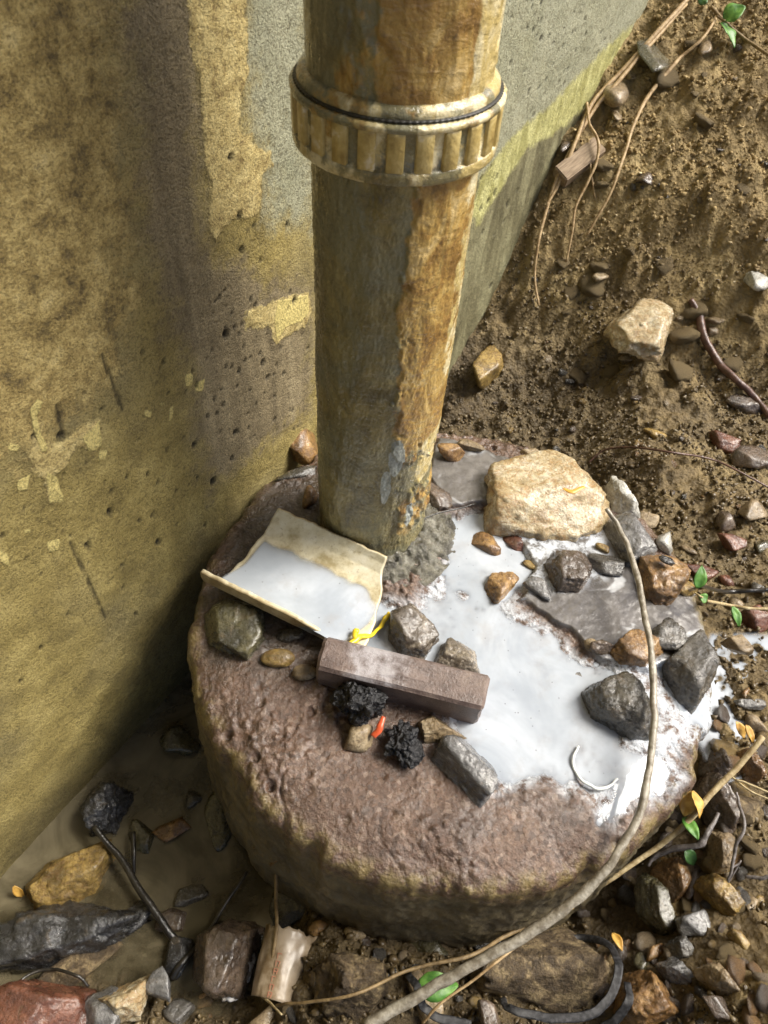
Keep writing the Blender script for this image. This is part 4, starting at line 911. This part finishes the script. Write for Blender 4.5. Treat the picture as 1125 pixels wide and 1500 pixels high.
# ------------------------------------------------------------------ stems, roots, twigs, straps
def crom(P, n_):
    P = np.asarray(P, float); P = np.concatenate([[2 * P[0] - P[1]], P, [2 * P[-1] - P[-2]]]); out = []
    for i in range(1, len(P) - 2):
        for t in np.linspace(0, 1, n_, endpoint=False):
            a, b, c, d = P[i - 1], P[i], P[i + 1], P[i + 2]
            out.append(.5 * (2 * b + (c - a) * t + (2 * a - 5 * b + 4 * c - d) * t * t + (-a + 3 * b - 3 * c + d) * t ** 3))
    out.append(P[-2]); return np.array(out)
def tube_mesh(P, rad, sides=10, knob=.12, seed=0, flat=1.0, up=None):
    P = np.asarray(P); n_ = len(P); T = np.gradient(P, axis=0); T /= np.linalg.norm(T, axis=1)[:, None]
    ref = np.array([0, 0, 1.]) if up is None else up
    B = np.cross(T, ref); B /= np.linalg.norm(B, axis=1)[:, None] + 1e-9; N = np.cross(B, T)
    a = np.linspace(0, 2 * np.pi, sides, endpoint=False)
    r = np.interp(np.linspace(0, 1, n_), np.linspace(0, 1, len(rad)), rad)
    s = np.arange(n_) * .35
    rr = r[:, None] * (1 + knob * fbm(s[:, None] + 0 * a, np.cos(a)[None] * 1.2 + 0 * s[:, None], np.sin(a)[None] * 1.2, 3, seed))
    V = P[:, None] + rr[..., None] * (np.cos(a)[None, :, None] * B[:, None] + flat * np.sin(a)[None, :, None] * N[:, None])
    V = V.reshape(-1, 3); q = np.arange(n_ * sides).reshape(n_, sides); q2 = np.roll(q, -1, 1)
    Fq = np.stack([q[:-1], q2[:-1], q2[1:], q[1:]], -1).reshape(-1, 4)
    faces = [tuple(f) for f in Fq] + [tuple(range(sides))[::-1], tuple(range((n_ - 1) * sides, n_ * sides))]
    return V, faces
def stem(name, pts, rpx, mat, label=None, cat=None, parent=None, sides=9, knob=.15, n_=8, seed=1, group=None, flat=1.0):
    Q = [at(p_[0], p_[1], p_[2]) if len(p_) == 4 else hit(*p_) for p_ in pts]; P = crom(Q, n_)
    sc = [depth_of(q) / F for q in Q]; rad = [r * sc[int(round(i * (len(sc) - 1) / max(len(rpx) - 1, 1)))] for i, r in enumerate(rpx)]
    kx = np.arange(len(P)) * .22; P = P + (.25 * np.mean(rad) + .0006) * np.stack([fbm(kx, 0 * kx + pts[0][0], 0, 3, 5), fbm(kx, 0 * kx + pts[0][1], 3, 3, 6), .5 * fbm(kx, 0 * kx + 9, 5, 3, 7)], -1)
    V, Fc = tube_mesh(P, rad, sides, knob, seed, flat)
    org = Q[0] if parent is None else np.array(parent.location)
    o = mesh_obj(name, V - org, Fc, mat, parent)
    if parent is None: o.location = org; tag(o, label, cat, group)
    return o
def bark(name, c0, c1, rough=.6, coat=0.):
    n = NT(name); b = n.noise(130, 5, .65); return n.done(n.mix(n.step(b, .35, .65), c0, c1), rough, n.bump(n.noise(380, 4), .7, .001), Coat_Weight=coat)
M_vine = bark('grey_vine', (.17, .145, .105), (.36, .33, .265), .5, .2); M_straw = bark('straw_stem', (.28, .20, .09), (.50, .41, .23))
M_root = bark('pale_root', (.25, .16, .07), (.47, .34, .18)); M_redroot = bark('red_root', (.06, .028, .018), (.13, .065, .045), .45, .2)
M_black = bark('black_twig', (.008, .007, .006), (.03, .026, .02), .3, .4); M_brownstem = bark('brown_stem', (.13, .085, .035), (.25, .175, .08)); M_twig = bark('grey_twig', (.07, .06, .055), (.22, .20, .19), .45)

stem('vine_stem', [(889, 745, .058, 'z'), (905, 770, .050, 'z'), (922, 808, .046, 'z'), (938, 865, .044, 'z'), (950, 930, .042, 'z'), (957, 1000, .038, 'z'), (958, 1060, .033, 'z'), (952, 1125, .026, 'z'), (935, 1195, .016, 'z'), (895, 1262, .004, 'z'), (850, 1312, -.012, 'z'), (790, 1356, -.028, 'z'), (700, 1408, -.05, 'z'), (620, 1455, -.072, 'z'), (535, 1505, -.09, 'z')], [3.2, 4.2, 4.8, 5.2, 5.8, 7.2, 8.2, 8.8], M_vine, 'long grey vine stem arching over the base and off its front rim', 'stem', sides=12, n_=10, knob=.28)
st = empty('creeper_stem', tuple(hit(1115, 1082, .045))); tag(st, 'straw coloured creeper stem with yellow and green leaves along the right rim', 'stem')
stem('stalk', [(1118, 1078, .045), (1085, 1118, .04), (1050, 1155, .045), (1005, 1205, .05), (960, 1243, .05), (900, 1285, .055), (845, 1318, .05), (760, 1366, .04)], [4.5, 4.5, 4, 3.5, 3], M_straw, parent=st)
stem('brown_runner', [(860, 1305, .06), (800, 1340, .055), (740, 1372, .05), (690, 1400, .05), (600, 1420, .045), (520, 1455, .06), (430, 1470, .05), (405, 1473, .04)], [3, 3, 2.5, 2], M_brownstem, 'thin dry brown stem crossing the rubble below the base', 'stem')
stem('brown_runner', [(790, 1358, .13), (740, 1400, .12), (680, 1445, .1), (640, 1475, .09), (618, 1500, .08)], [2.2, 2, 2], M_root, 'thin reddish stem crossing under the grey vine near its thick end', 'stem')
fl = empty('dry_flower_stem', tuple(hit(386, 1462, .02))); tag(fl, 'thin brown stem with a withered leaf beside the plastic cup', 'dry stem')
stem('stalk', [(386, 1464, .015), (396, 1420, .04), (404, 1370, .06), (405, 1310, .07), (406, 1255, .075)], [2.2, 2.6, 2.8], M_brownstem, parent=fl)
tw = empty('black_twig', tuple(hit(258, 1415, .02))); tag(tw, 'long black twig leaning from the black lump on the wall down across the pool', 'twig')
stem('stalk', [(138, 1212, .05), (175, 1255, .045), (215, 1318, .035), (250, 1370, .03), (275, 1395, .02)], [4.5, 5, 6, 6.5], M_black, parent=tw)
tw = empty('black_twig', tuple(hit(258, 1425, .02))); tag(tw, 'black twig slanting up to the right from the twig crossing', 'twig')
stem('stalk', [(362, 1278, .04), (330, 1325, .035), (300, 1375, .03), (268, 1410, .025), (252, 1432, .02)], [2.5, 3.5, 5, 6], M_black, parent=tw)
stem('black_twig', [(195, 1220, .035), (197, 1255, .03), (196, 1285, .02)], [4, 3.5, 2], M_black, 'short upright black twig in the pool', 'twig')
stem('black_twig', [(258, 1303, .02), (280, 1330, .02), (302, 1358, .015)], [3, 3, 3.5], M_black, 'short black twig parallel to the long one at the crossing', 'twig')
stem('black_twig', [(0, 1462, .03), (40, 1430, .03), (75, 1420, .03), (110, 1428, .03), (130, 1445, .02)], [2, 2.5, 2], M_black, 'thin dark twig over the gritty clod above the red brick piece', 'twig')
# roots hanging over the bank
stem('hanging_root', [(1012, -6, .02), (960, 50, .02), (910, 105, .02), (868, 150, .025), (840, 215, .03), (818, 270, .03), (799, 303, .03)], [3.5, 3.5, 3, 2], M_root, 'straw root running down along the foot of the wall', 'root', n_=6)
stem('hanging_root', [(1005, 6, .015), (955, 62, .02), (905, 120, .02), (870, 160, .025), (826, 240, .03), (805, 290, .03), (790, 350, .025), (783, 400, .02), (790, 448, .02)], [3, 3, 2.5, 1.6], M_root, 'thin double of the root along the wall foot, reaching lower', 'root', n_=6)
stem('hanging_root', [(1052, 22, .012), (1030, 55, .014), (1000, 82, .014), (985, 97, .014), (950, 140, .014), (930, 180, .016), (918, 215, .016), (905, 255, .018), (885, 300, .018), (858, 347, .014)], [2.2, 2.4, 3.2, 2.4, 2.4, 1.5], M_root, 'long curved pale root hanging across the middle of the bank', 'root', n_=6)
stem('hanging_root', [(860, 150, .03), (863, 180, .03), (876, 205, .03), (875, 235, .03), (862, 265, .03), (843, 303, .025), (838, 340, .02), (829, 385, .012)], [1.8, 2.2, 2, 1.5], M_root, 'thin winding root hanging in front of the pale wood block', 'root', n_=6)
stem('hanging_root', [(862, 205, .02), (866, 250, .02), (872, 290, .015)], [1.5, 1.5, 1], M_root, 'short thin root crossing the winding root', 'root', n_=6)
stem('twig', [(1042, 10, .015), (1065, 35, .015), (1095, 60, .015), (1128, 82, .015)], [2.5, 2.5, 2], M_brownstem, 'brown twig behind the green leaves at the top right', 'twig')
stem('red_root', [(1012, 438, .006), (1024, 462, .010), (1030, 492, .012), (1052, 530, .013), (1080, 557, .013), (1105, 582, .012), (1128, 610, .01)], [4, 6, 5.5, 5, 5], M_redroot, 'thick red brown root curving out of the bank at the right edge', 'root', sides=12)
stem('thin_root', [(862, 678, .008), (885, 660, .012), (920, 655, .014), (980, 662, .012), (1040, 672, .010), (1080, 690, .01), (1128, 715, .008)], [1.4, 1.6, 1.4], M_redroot, 'thin dark root lying across the foot of the bank', 'root')
stem('dark_twig', [(1024, 858, .02), (1060, 866, .02), (1100, 865, .02), (1130, 864, .02)], [3, 3.5, 3], M_black, 'straight dark twig right of the orange brown block', 'twig')
iv = empty('ivy_sprig', tuple(hit(1030, 882, .02))); tag(iv, 'straw coloured ivy sprig with small green leaves beside the right rim of the base', 'ivy')
stem('stalk', [(1036, 880, .022), (1060, 885, .022), (1095, 891, .02), (1130, 892, .02)], [2.2, 2.6, 2.6], M_straw, parent=iv)
stem('stalk', [(1018, 868, .03), (1030, 876, .025), (1045, 884, .022)], [1.5, 1.5, 1.5], M_straw, parent=iv)
stem('grey_twig', [(948, 1268, .035), (965, 1250, .04), (995, 1243, .04), (1025, 1238, .04), (1040, 1215, .035), (1052, 1192, .035)], [3, 4, 4.5, 4, 2.5], M_twig, 'knotted grey twig below the green and yellow leaves', 'twig', knob=.5)
ft = empty('forked_twig', tuple(hit(1066, 1288, .03))); tag(ft, 'thin dark forked twig standing right of the cream stone', 'twig')
stem('stalk', [(1066, 1290, .03), (1073, 1272, .035), (1078, 1240, .035), (1090, 1212, .035), (1083, 1178, .035), (1078, 1160, .03)], [2, 2.5, 2.8, 2.4, 1.6], M_twig, parent=ft)
stem('stalk', [(1073, 1272, .035), (1085, 1262, .03), (1062, 1300, .02)], [1.5, 1.5, 1], M_twig, parent=ft)
stem('grey_twig', [(1092, 1284, .02), (1112, 1286, .02), (1130, 1284, .02)], [2.5, 3, 3], M_twig, 'short grey twig at the right edge above the pebbles', 'twig')
stem('straw', [(1078, 1142, .02), (1100, 1150, .02), (1130, 1162, .02)], [1.5, 1.8, 1.5], M_straw, 'pair of pale straw blades at the right edge, upper one', 'straw')
stem('straw', [(1070, 1136, .02), (1098, 1158, .018), (1128, 1172, .016)], [1.5, 1.5, 1.2], M_straw, 'pair of pale straw blades at the right edge, lower one', 'straw')
stem('thin_twig', [(610, 765, .014), (640, 752, .016), (670, 745, .016), (698, 738, .014)], [1, 1.2, 1], M_black, 'thin black twig at the foot of the pipe on the right', 'twig')
stem('pale_twig', [(372, 1450, .03), (390, 1465, .035), (412, 1486, .03)], [1.8, 2, 1.4], M_straw, 'short pale twig below the plastic cup', 'twig')
# plastic bits and metal
n = NT('yellow_plastic'); M_yel = n.done((.75, .56, .03), .3); n = NT('red_plastic'); M_redp = n.done((.55, .09, .03), .3); n = NT('orange_scrap'); M_ora = n.done((.62, .33, .05), .35)
n = NT('white_wire'); M_wire = n.done((.72, .76, .74), .12)
yp = empty('yellow_scrap', tuple(hit(520, 938, .02))); tag(yp, 'small branched scrap of bright yellow plastic on the tip of the white shard', 'plastic scrap')
stem('strip', [(512, 944, .026), (524, 934, .028), (540, 931, .024), (556, 920, .016), (566, 905, .012), (571, 897, .012)], [4.5, 5, 3.5, 2.5, 4, 3], M_yel, parent=yp, flat=.5, knob=.5)
stem('strip', [(520, 936, .028), (521, 925, .030), (524, 922, .030)], [4, 5, 4], M_yel, parent=yp, flat=.6)
stem('red_scrap', [(548, 1078, .012), (556, 1064, .018), (561, 1050, .02)], [5, 5.5, 3], M_redp, 'small orange red plastic scrap between the two clinker lumps', 'plastic scrap', flat=.5)
stem('orange_scrap', [(824, 716, .055), (838, 720, .055), (856, 713, .055)], [2, 4, 2.5], M_ora, 'tiny orange scrap on top of the pale yellow boulder', 'plastic scrap', flat=.4)
stem('wire_ring', [(848, 1093, .004), (840, 1108, .005), (842, 1128, .005), (855, 1145, .005), (875, 1155, .005), (893, 1152, .005), (904, 1140, .004)], [1.6, 2.4, 2.4, 2.4, 1.6], M_wire, 'open ring of pale wire lying in the milky water', 'wire')
n = NT('black_webbing'); wv = n.n('ShaderNodeTexWave'); wv.inputs['Scale'].default_value = 900; n.set(wv.inputs['Vector'], n.vec)
M_strap = n.done(n.mix(n.step(n.noise(300, 3), .4, .7), (.010, .010, .011), (.05, .05, .053)), .5, n.bump(wv.outputs['Fac'], .4, .0006))
stem('black_strap', [(597, 1428, .05), (612, 1448, .055), (622, 1475, .05), (645, 1492, .05), (690, 1500, .045)], [5.5, 6.5, 6.5, 5.5], M_strap, 'short black woven strap looped over the grey vine at the bottom', 'strap', flat=.16, knob=.08)
stem('black_strap', [(812, 1378, .03), (850, 1374, .04), (885, 1382, .05), (906, 1408, .06), (900, 1445, .06), (880, 1475, .06), (850, 1492, .06), (790, 1488, .07), (745, 1478, .05), (735, 1462, .04)], [5.5, 6.5, 6.5, 5.5], M_strap, 'long black woven strap looped around the large earthy rock', 'strap', flat=.16, knob=.08)
stem('black_strap', [(918, 1440, .05), (922, 1465, .05), (905, 1490, .05), (880, 1505, .04)], [5.5, 6.5, 6.5, 5.5], M_strap, 'short black strap end between the earthy rock and the orange block', 'strap', flat=.16, knob=.08)

# leaves
def leaf_mesh(L_, W_, fold=.25, curl=.3, seed=0, tip=1.0):
    nu, nv = 13, 7; u = np.linspace(0, 1, nu); v = np.linspace(-1, 1, nv); Ug, Vg = np.meshgrid(u, v, indexing='ij')
    wid = W_ / 2 * np.sin(np.pi * np.clip(Ug, .02, .985) ** .75) ** .8
    Xl = Ug * L_; Yl = Vg * wid; Zl = fold * np.abs(Vg) * wid + curl * L_ * (Ug - .5) ** 2 * -1 + .06 * L_ * fbm(Ug * 4 + seed, Vg * 2, 0, 2, seed)
    top = np.stack([Xl, Yl, Zl], -1).reshape(-1, 3); bot = top - np.array([0, 0, .0005])
    g_ = grid_faces(nu, nv); idx = np.arange(nu * nv).reshape(nu, nv); lp = np.concatenate([idx[:, 0], idx[-1, 1:], idx[-2::-1, -1], idx[0, -2:0:-1]])
    l2 = np.roll(lp, -1); return np.concatenate([top, bot]), np.concatenate([g_, g_[:, ::-1] + nu * nv, np.stack([lp, lp + nu * nv, l2 + nu * nv, l2], -1)])
def leaf_mat(name, a, b, sub=.0):
    n = NT(name); n.random_offset(); return n.done(n.mix(n.step(n.noise(90, 4), .4, .65), a, b), .48, n.bump(n.noise(200, 3), .5, .001))
M_gl = leaf_mat('green_leaf', (.05, .15, .018), (.12, .27, .04)); M_yl = leaf_mat('yellow_leaf', (.36, .19, .03), (.55, .34, .08)); M_bl = leaf_mat('brown_leaf', (.11, .06, .022), (.24, .14, .05)); M_dg = leaf_mat('dark_green_leaf', (.03, .09, .02), (.07, .17, .04))
def leaf(px0, py0, px1, py1, wpx, mat, off=.03, off1=None, label=None, parent=None, seed=1, roll=0, name='leaf'):
    a = hit(px0, py0, off); b = hit(px1, py1, off if off1 is None else off1); sc = depth_of(a) / F
    d = b - a; L_ = np.linalg.norm(d); V, Fc = leaf_mesh(L_, wpx * sc, seed=seed)
    xa = d / L_; za = np.array([.15, -.35, 1.]); ya = np.cross(za, xa); ya /= np.linalg.norm(ya); za = np.cross(xa, ya)
    if roll: c_, s_ = math.cos(R_(roll)), math.sin(R_(roll)); ya, za = c_ * ya + s_ * za, c_ * za - s_ * ya
    V = a + V @ np.stack([xa, ya, za]); org = np.array(parent.location) if parent is not None else a
    o = mesh_obj(name, V - org, Fc, mat, parent)
    if parent is None: o.location = a; tag(o, label, 'leaf')
    return o
sp = empty('leafy_sprig', tuple(hit(1058, 28, .02))); tag(sp, 'sprig with two bright green leaves at the top right of the bank', 'plant')
leaf(1060, 28, 1092, 8, 30, M_gl, .03, .045, parent=sp, seed=1); leaf(1058, 30, 1078, 68, 28, M_gl, .03, .025, parent=sp, seed=2, roll=-15)
stem('stalk', [(1050, 24, .02), (1056, 28, .026), (1062, 30, .03)], [1.5, 1.5, 1.2], M_brownstem, parent=sp)
leaf(1025, 6, 1035, -6, 16, M_dg, .02, label='small dark green leaf at the top edge near the wall root', seed=3)
leaf(1022, 862, 1030, 828, 20, M_gl, .03, .045, parent=iv, seed=4); leaf(1036, 880, 1024, 872, 16, M_gl, .03, parent=iv, seed=5); leaf(1074, 888, 1084, 918, 14, M_gl, .025, .01, parent=iv, seed=6)
leaf(1012, 1160, 1002, 1196, 26, M_yl, .065, .06, parent=st, seed=7, roll=30); leaf(1016, 1158, 1028, 1198, 24, M_yl, .065, .055, parent=st, seed=8, roll=-30)
leaf(1002, 1196, 1024, 1228, 20, M_gl, .055, .05, parent=st, seed=9); leaf(1005, 1245, 1018, 1268, 20, M_dg, .03, .015, parent=st, seed=10)
leaf(828, 1330, 842, 1312, 18, M_yl, .085, .1, label='small yellow leaf by the grey vine under the front rim', seed=11)
leaf(898, 1365, 912, 1392, 14, M_yl, .05, .04, label='narrow yellow leaf above the black strap loop', seed=12)
leaf(612, 1445, 672, 1444, 40, M_gl, .055, .06, label='round green leaf behind the thick end of the grey vine', seed=13)
leaf(372, 1258, 425, 1232, 34, M_bl, .075, .07, parent=fl, seed=14)
leaf(1080, 1058, 1092, 1082, 14, M_yl, .03, .02, label='curled ochre leaf at the right edge, upper of two', seed=15); leaf(1094, 1062, 1104, 1088, 12, M_yl, .03, .02, label='curled ochre leaf at the right edge, lower of two', seed=16)
leaf(20, 1300, 36, 1316, 12, M_yl, .04, .03, label='tiny ochre leaf left of the golden brown rock', seed=17)

# pale wood block stuck in the bank
n = NT('weathered_wood'); wv = n.noise(60, 5, .6, 0, n.scaled(1, 8, 8)); M_wood = n.done(n.mix(n.step(wv, .35, .65), (.20, .14, .085), (.36, .27, .18)), .7, n.bump(wv, .5, .001))
wb = chamfer_box('wood_block', (.082, .03, .026), .002, M_wood); p = hit(848, 238, .012); wb.location = tuple(p); wb.rotation_euler = (R_(25), R_(-24), R_(38)); tag(wb, 'pale squared wood block stuck in the bank at the wall foot', 'wood block')

# broken plastic cup with red print
n = NT('cup_plastic'); b = n.noise(50, 5, .6)
M_cup = n.done(n.mix(n.step(b, .35, .65), (.22, .15, .08), (.46, .37, .26)), .32, n.bump(n.noise(40, 3), .2, .003), Transmission_Weight=.25)
cupc = hit(412, 1412, .02); cup = empty('plastic_cup', tuple(cupc)); tag(cup, 'crushed translucent brownish plastic cup with faint red print below the base', 'cup')
th_ = np.linspace(R_(-175), R_(5), 40); zz_ = np.linspace(0, 1, 24); T, Q = np.meshgrid(th_, zz_, indexing='ij')
rc = (.021 + .006 * Q) * (1 + .10 * np.sin(T * 3 + 1) * Q) + .0012 * fbm(T * 3, Q * 4, 0, 3, 261); Lc = .058 * Q + .004 * fbm(T * 5, 0 * T, 0, 3, 262) * (Q > .95)
Vc = np.stack([rc * np.cos(T), Lc - .03, -rc * np.sin(T) * .8 - .008], -1).reshape(-1, 3)
def rotz(V, a): c_, s_ = math.cos(a), math.sin(a); return V @ np.array([[c_, s_, 0], [-s_, c_, 0], [0, 0, 1]])
Vin = Vc * np.array([.965, 1, .965]); nvv = len(Vc); g_ = grid_faces(40, 24); idx = np.arange(nvv).reshape(40, 24); lp = np.concatenate([idx[:, 0], idx[-1, 1:], idx[-2::-1, -1], idx[0, -2:0:-1]]); l2 = np.roll(lp, -1)
mesh_obj('cup_wall', rotz(np.concatenate([Vc, Vin]), R_(-8)), np.concatenate([g_, g_[:, ::-1] + nvv, np.stack([lp, lp + nvv, l2 + nvv, l2], -1)]), M_cup, cup)
n = NT('red_ink'); M_ink = n.done((.36, .16, .10), .4)
segs = []; 
for i in range(6):                                   # faded, unreadable column of red strokes
    y0 = .006 - .0062 * i
    for (a, b_) in (((-.0018, 0), (.0016, 0)), ((-.0018, 0), (-.0012, -.0042)), ((.0016, 0), (.001, -.0042)), ((-.0012, -.0022), (.0012, -.0022)))[: 2 + (i * 7) % 3]: segs.append(((a[0], y0 + a[1]), (b_[0], y0 + b_[1])))
Vk, Fk = [], []
for (x0, y0), (x1, y1) in segs:
    dx, dy = x1 - x0, y1 - y0; l_ = math.hypot(dx, dy); nx_, ny_ = -dy / l_ * .00035, dx / l_ * .00035; k = len(Vk)
    for (x_, y_) in ((x0 + nx_, y0 + ny_), (x1 + nx_, y1 + ny_), (x1 - nx_, y1 - ny_), (x0 - nx_, y0 - ny_)):
        x_ -= .002; q_ = (y_ + .03) / .058; r_ = (.021 + .006 * q_); tt = -math.acos(max(-1, min(1, x_ / r_))); r2 = r_ * (1 + .10 * math.sin(tt * 3 + 1) * q_) + .0014; Vk.append((r2 * math.cos(tt), y_, -r2 * math.sin(tt) * .8 - .008))
    Fk.append((k, k + 1, k + 2, k + 3))
mesh_obj('red_print', rotz(np.array(Vk), R_(-8)), Fk, M_ink, cup)

# ------------------------------------------------------------------ stones bedded in the soil (parts of the ground) and soil crumbs
proto = []
for i in range(14):
    P, Fc = rock_verts(900 + i, 3, 9, .22, .4, .12) if i % 7 == 6 else rock_verts(900 + i, 2, 9, .05, .1, .02); P = P * np.array([.5, .5 * random.uniform(.6, .95), .5 * random.uniform(.4, .75)])
    kk = ['brown', 'rust', 'tan', 'grey', 'brown', 'gold', 'clod'][i % 7]
    o = mesh_obj('stone', P, Fc, RM_[kk], ground); proto.append(o)
random.seed(11); used_ = 0
def free(p):
    if math.hypot(p[0] - BC[0], p[1] - BC[1]) < BR + .012: return False
    return float(np.dot(p, WN)) < WD - .01
def bed(px, py, s_px, only=None):
    global used_
    p = hit(px, py)
    if not free(p): return
    sc = depth_of(p) / F; b_ = proto[random.randrange(14) if only is None else random.choice((6, 13))]
    if used_ < 14: o = proto[used_]
    else: o = b_.copy(); COL.objects.link(o); o.parent = ground
    used_ += 1; k = s_px * sc
    o.location = p; o.scale = (k, k, k); o.rotation_euler = (random.uniform(-.5, .5), random.uniform(-.5, .5), random.uniform(0, 6.28))
for _ in range(140): bed(random.uniform(880, 1125), random.uniform(1040, 1500), random.uniform(14, 44))
for _ in range(110): bed(random.uniform(230, 900), random.uniform(1330, 1500), random.uniform(9, 26))
for _ in range(45): bed(random.uniform(780, 1125), random.uniform(0, 560), random.uniform(6, 16))
for _ in range(30): bed(random.uniform(800, 1125), random.uniform(60, 560), random.uniform(16, 46), 6)
for _ in range(60): bed(random.uniform(680, 1125), random.uniform(540, 900), random.uniform(7, 18))

def crumbs(name, N_, box, smin, smax, label, seed, ico=1):
    r = np.random.default_rng(seed); V0, F0 = ICO[ico] if ico else None
    x = r.uniform(box[0], box[1], N_ * 3); y = r.uniform(box[2], box[3], N_ * 3)
    k = (np.hypot(x - BC[0], y - BC[1]) > BR + .006) & (x * WN[0] + y * WN[1] < WD - .004) & (fbm(x * 14, y * 14, 0, 3, seed) > -.25)
    x, y = x[k][:N_], y[k][:N_]; z = ground_h(x, y); k2 = z > WATER_Z + .001; x, y, z = x[k2], y[k2], z[k2]; N_ = len(x)
    s = smin + (smax - smin) * r.random(N_) ** 5.5
    J = 1 + .42 * r.normal(size=(N_, len(V0), 1)); ax_ = r.uniform(.55, 1.1, (N_, 1, 3))
    P = V0[None] * J * ax_ * s[:, None, None] / 2
    a = r.uniform(0, 6.28, N_); c_, s_ = np.cos(a)[:, None], np.sin(a)[:, None]
    Px = P[..., 0] * c_ - P[..., 1] * s_; Py = P[..., 0] * s_ + P[..., 1] * c_
    P = np.stack([Px + x[:, None], Py + y[:, None], P[..., 2] + (z + s * .18)[:, None]], -1)
    Fa = (F0[None] + (np.arange(N_) * len(V0))[:, None, None]).reshape(-1, 3)
    tint = np.repeat(r.random(N_), len(V0)); damp = np.repeat(np.clip(sstep(.10, -.06, z + .05 * fbm(x * 10, y * 10, 0, 3, 2)), 0, 1), len(V0))
    o = mesh_obj(name, P.reshape(-1, 3), Fa, M_crumb, smooth=False, attrs=dict(tint=tint, damp=damp))
    return tag(o, label, None, kind='stuff')
crumbs('soil_crumbs', 30000, (.05, .75, .18, 1.1), .0010, .0085, 'brown soil crumbs and grit covering the bank', 5)
crumbs('soil_grit', 16000, (-.40, .56, -.52, .2), .0010, .0095, 'dark wet grit and crumbs on the ground around the base', 6)
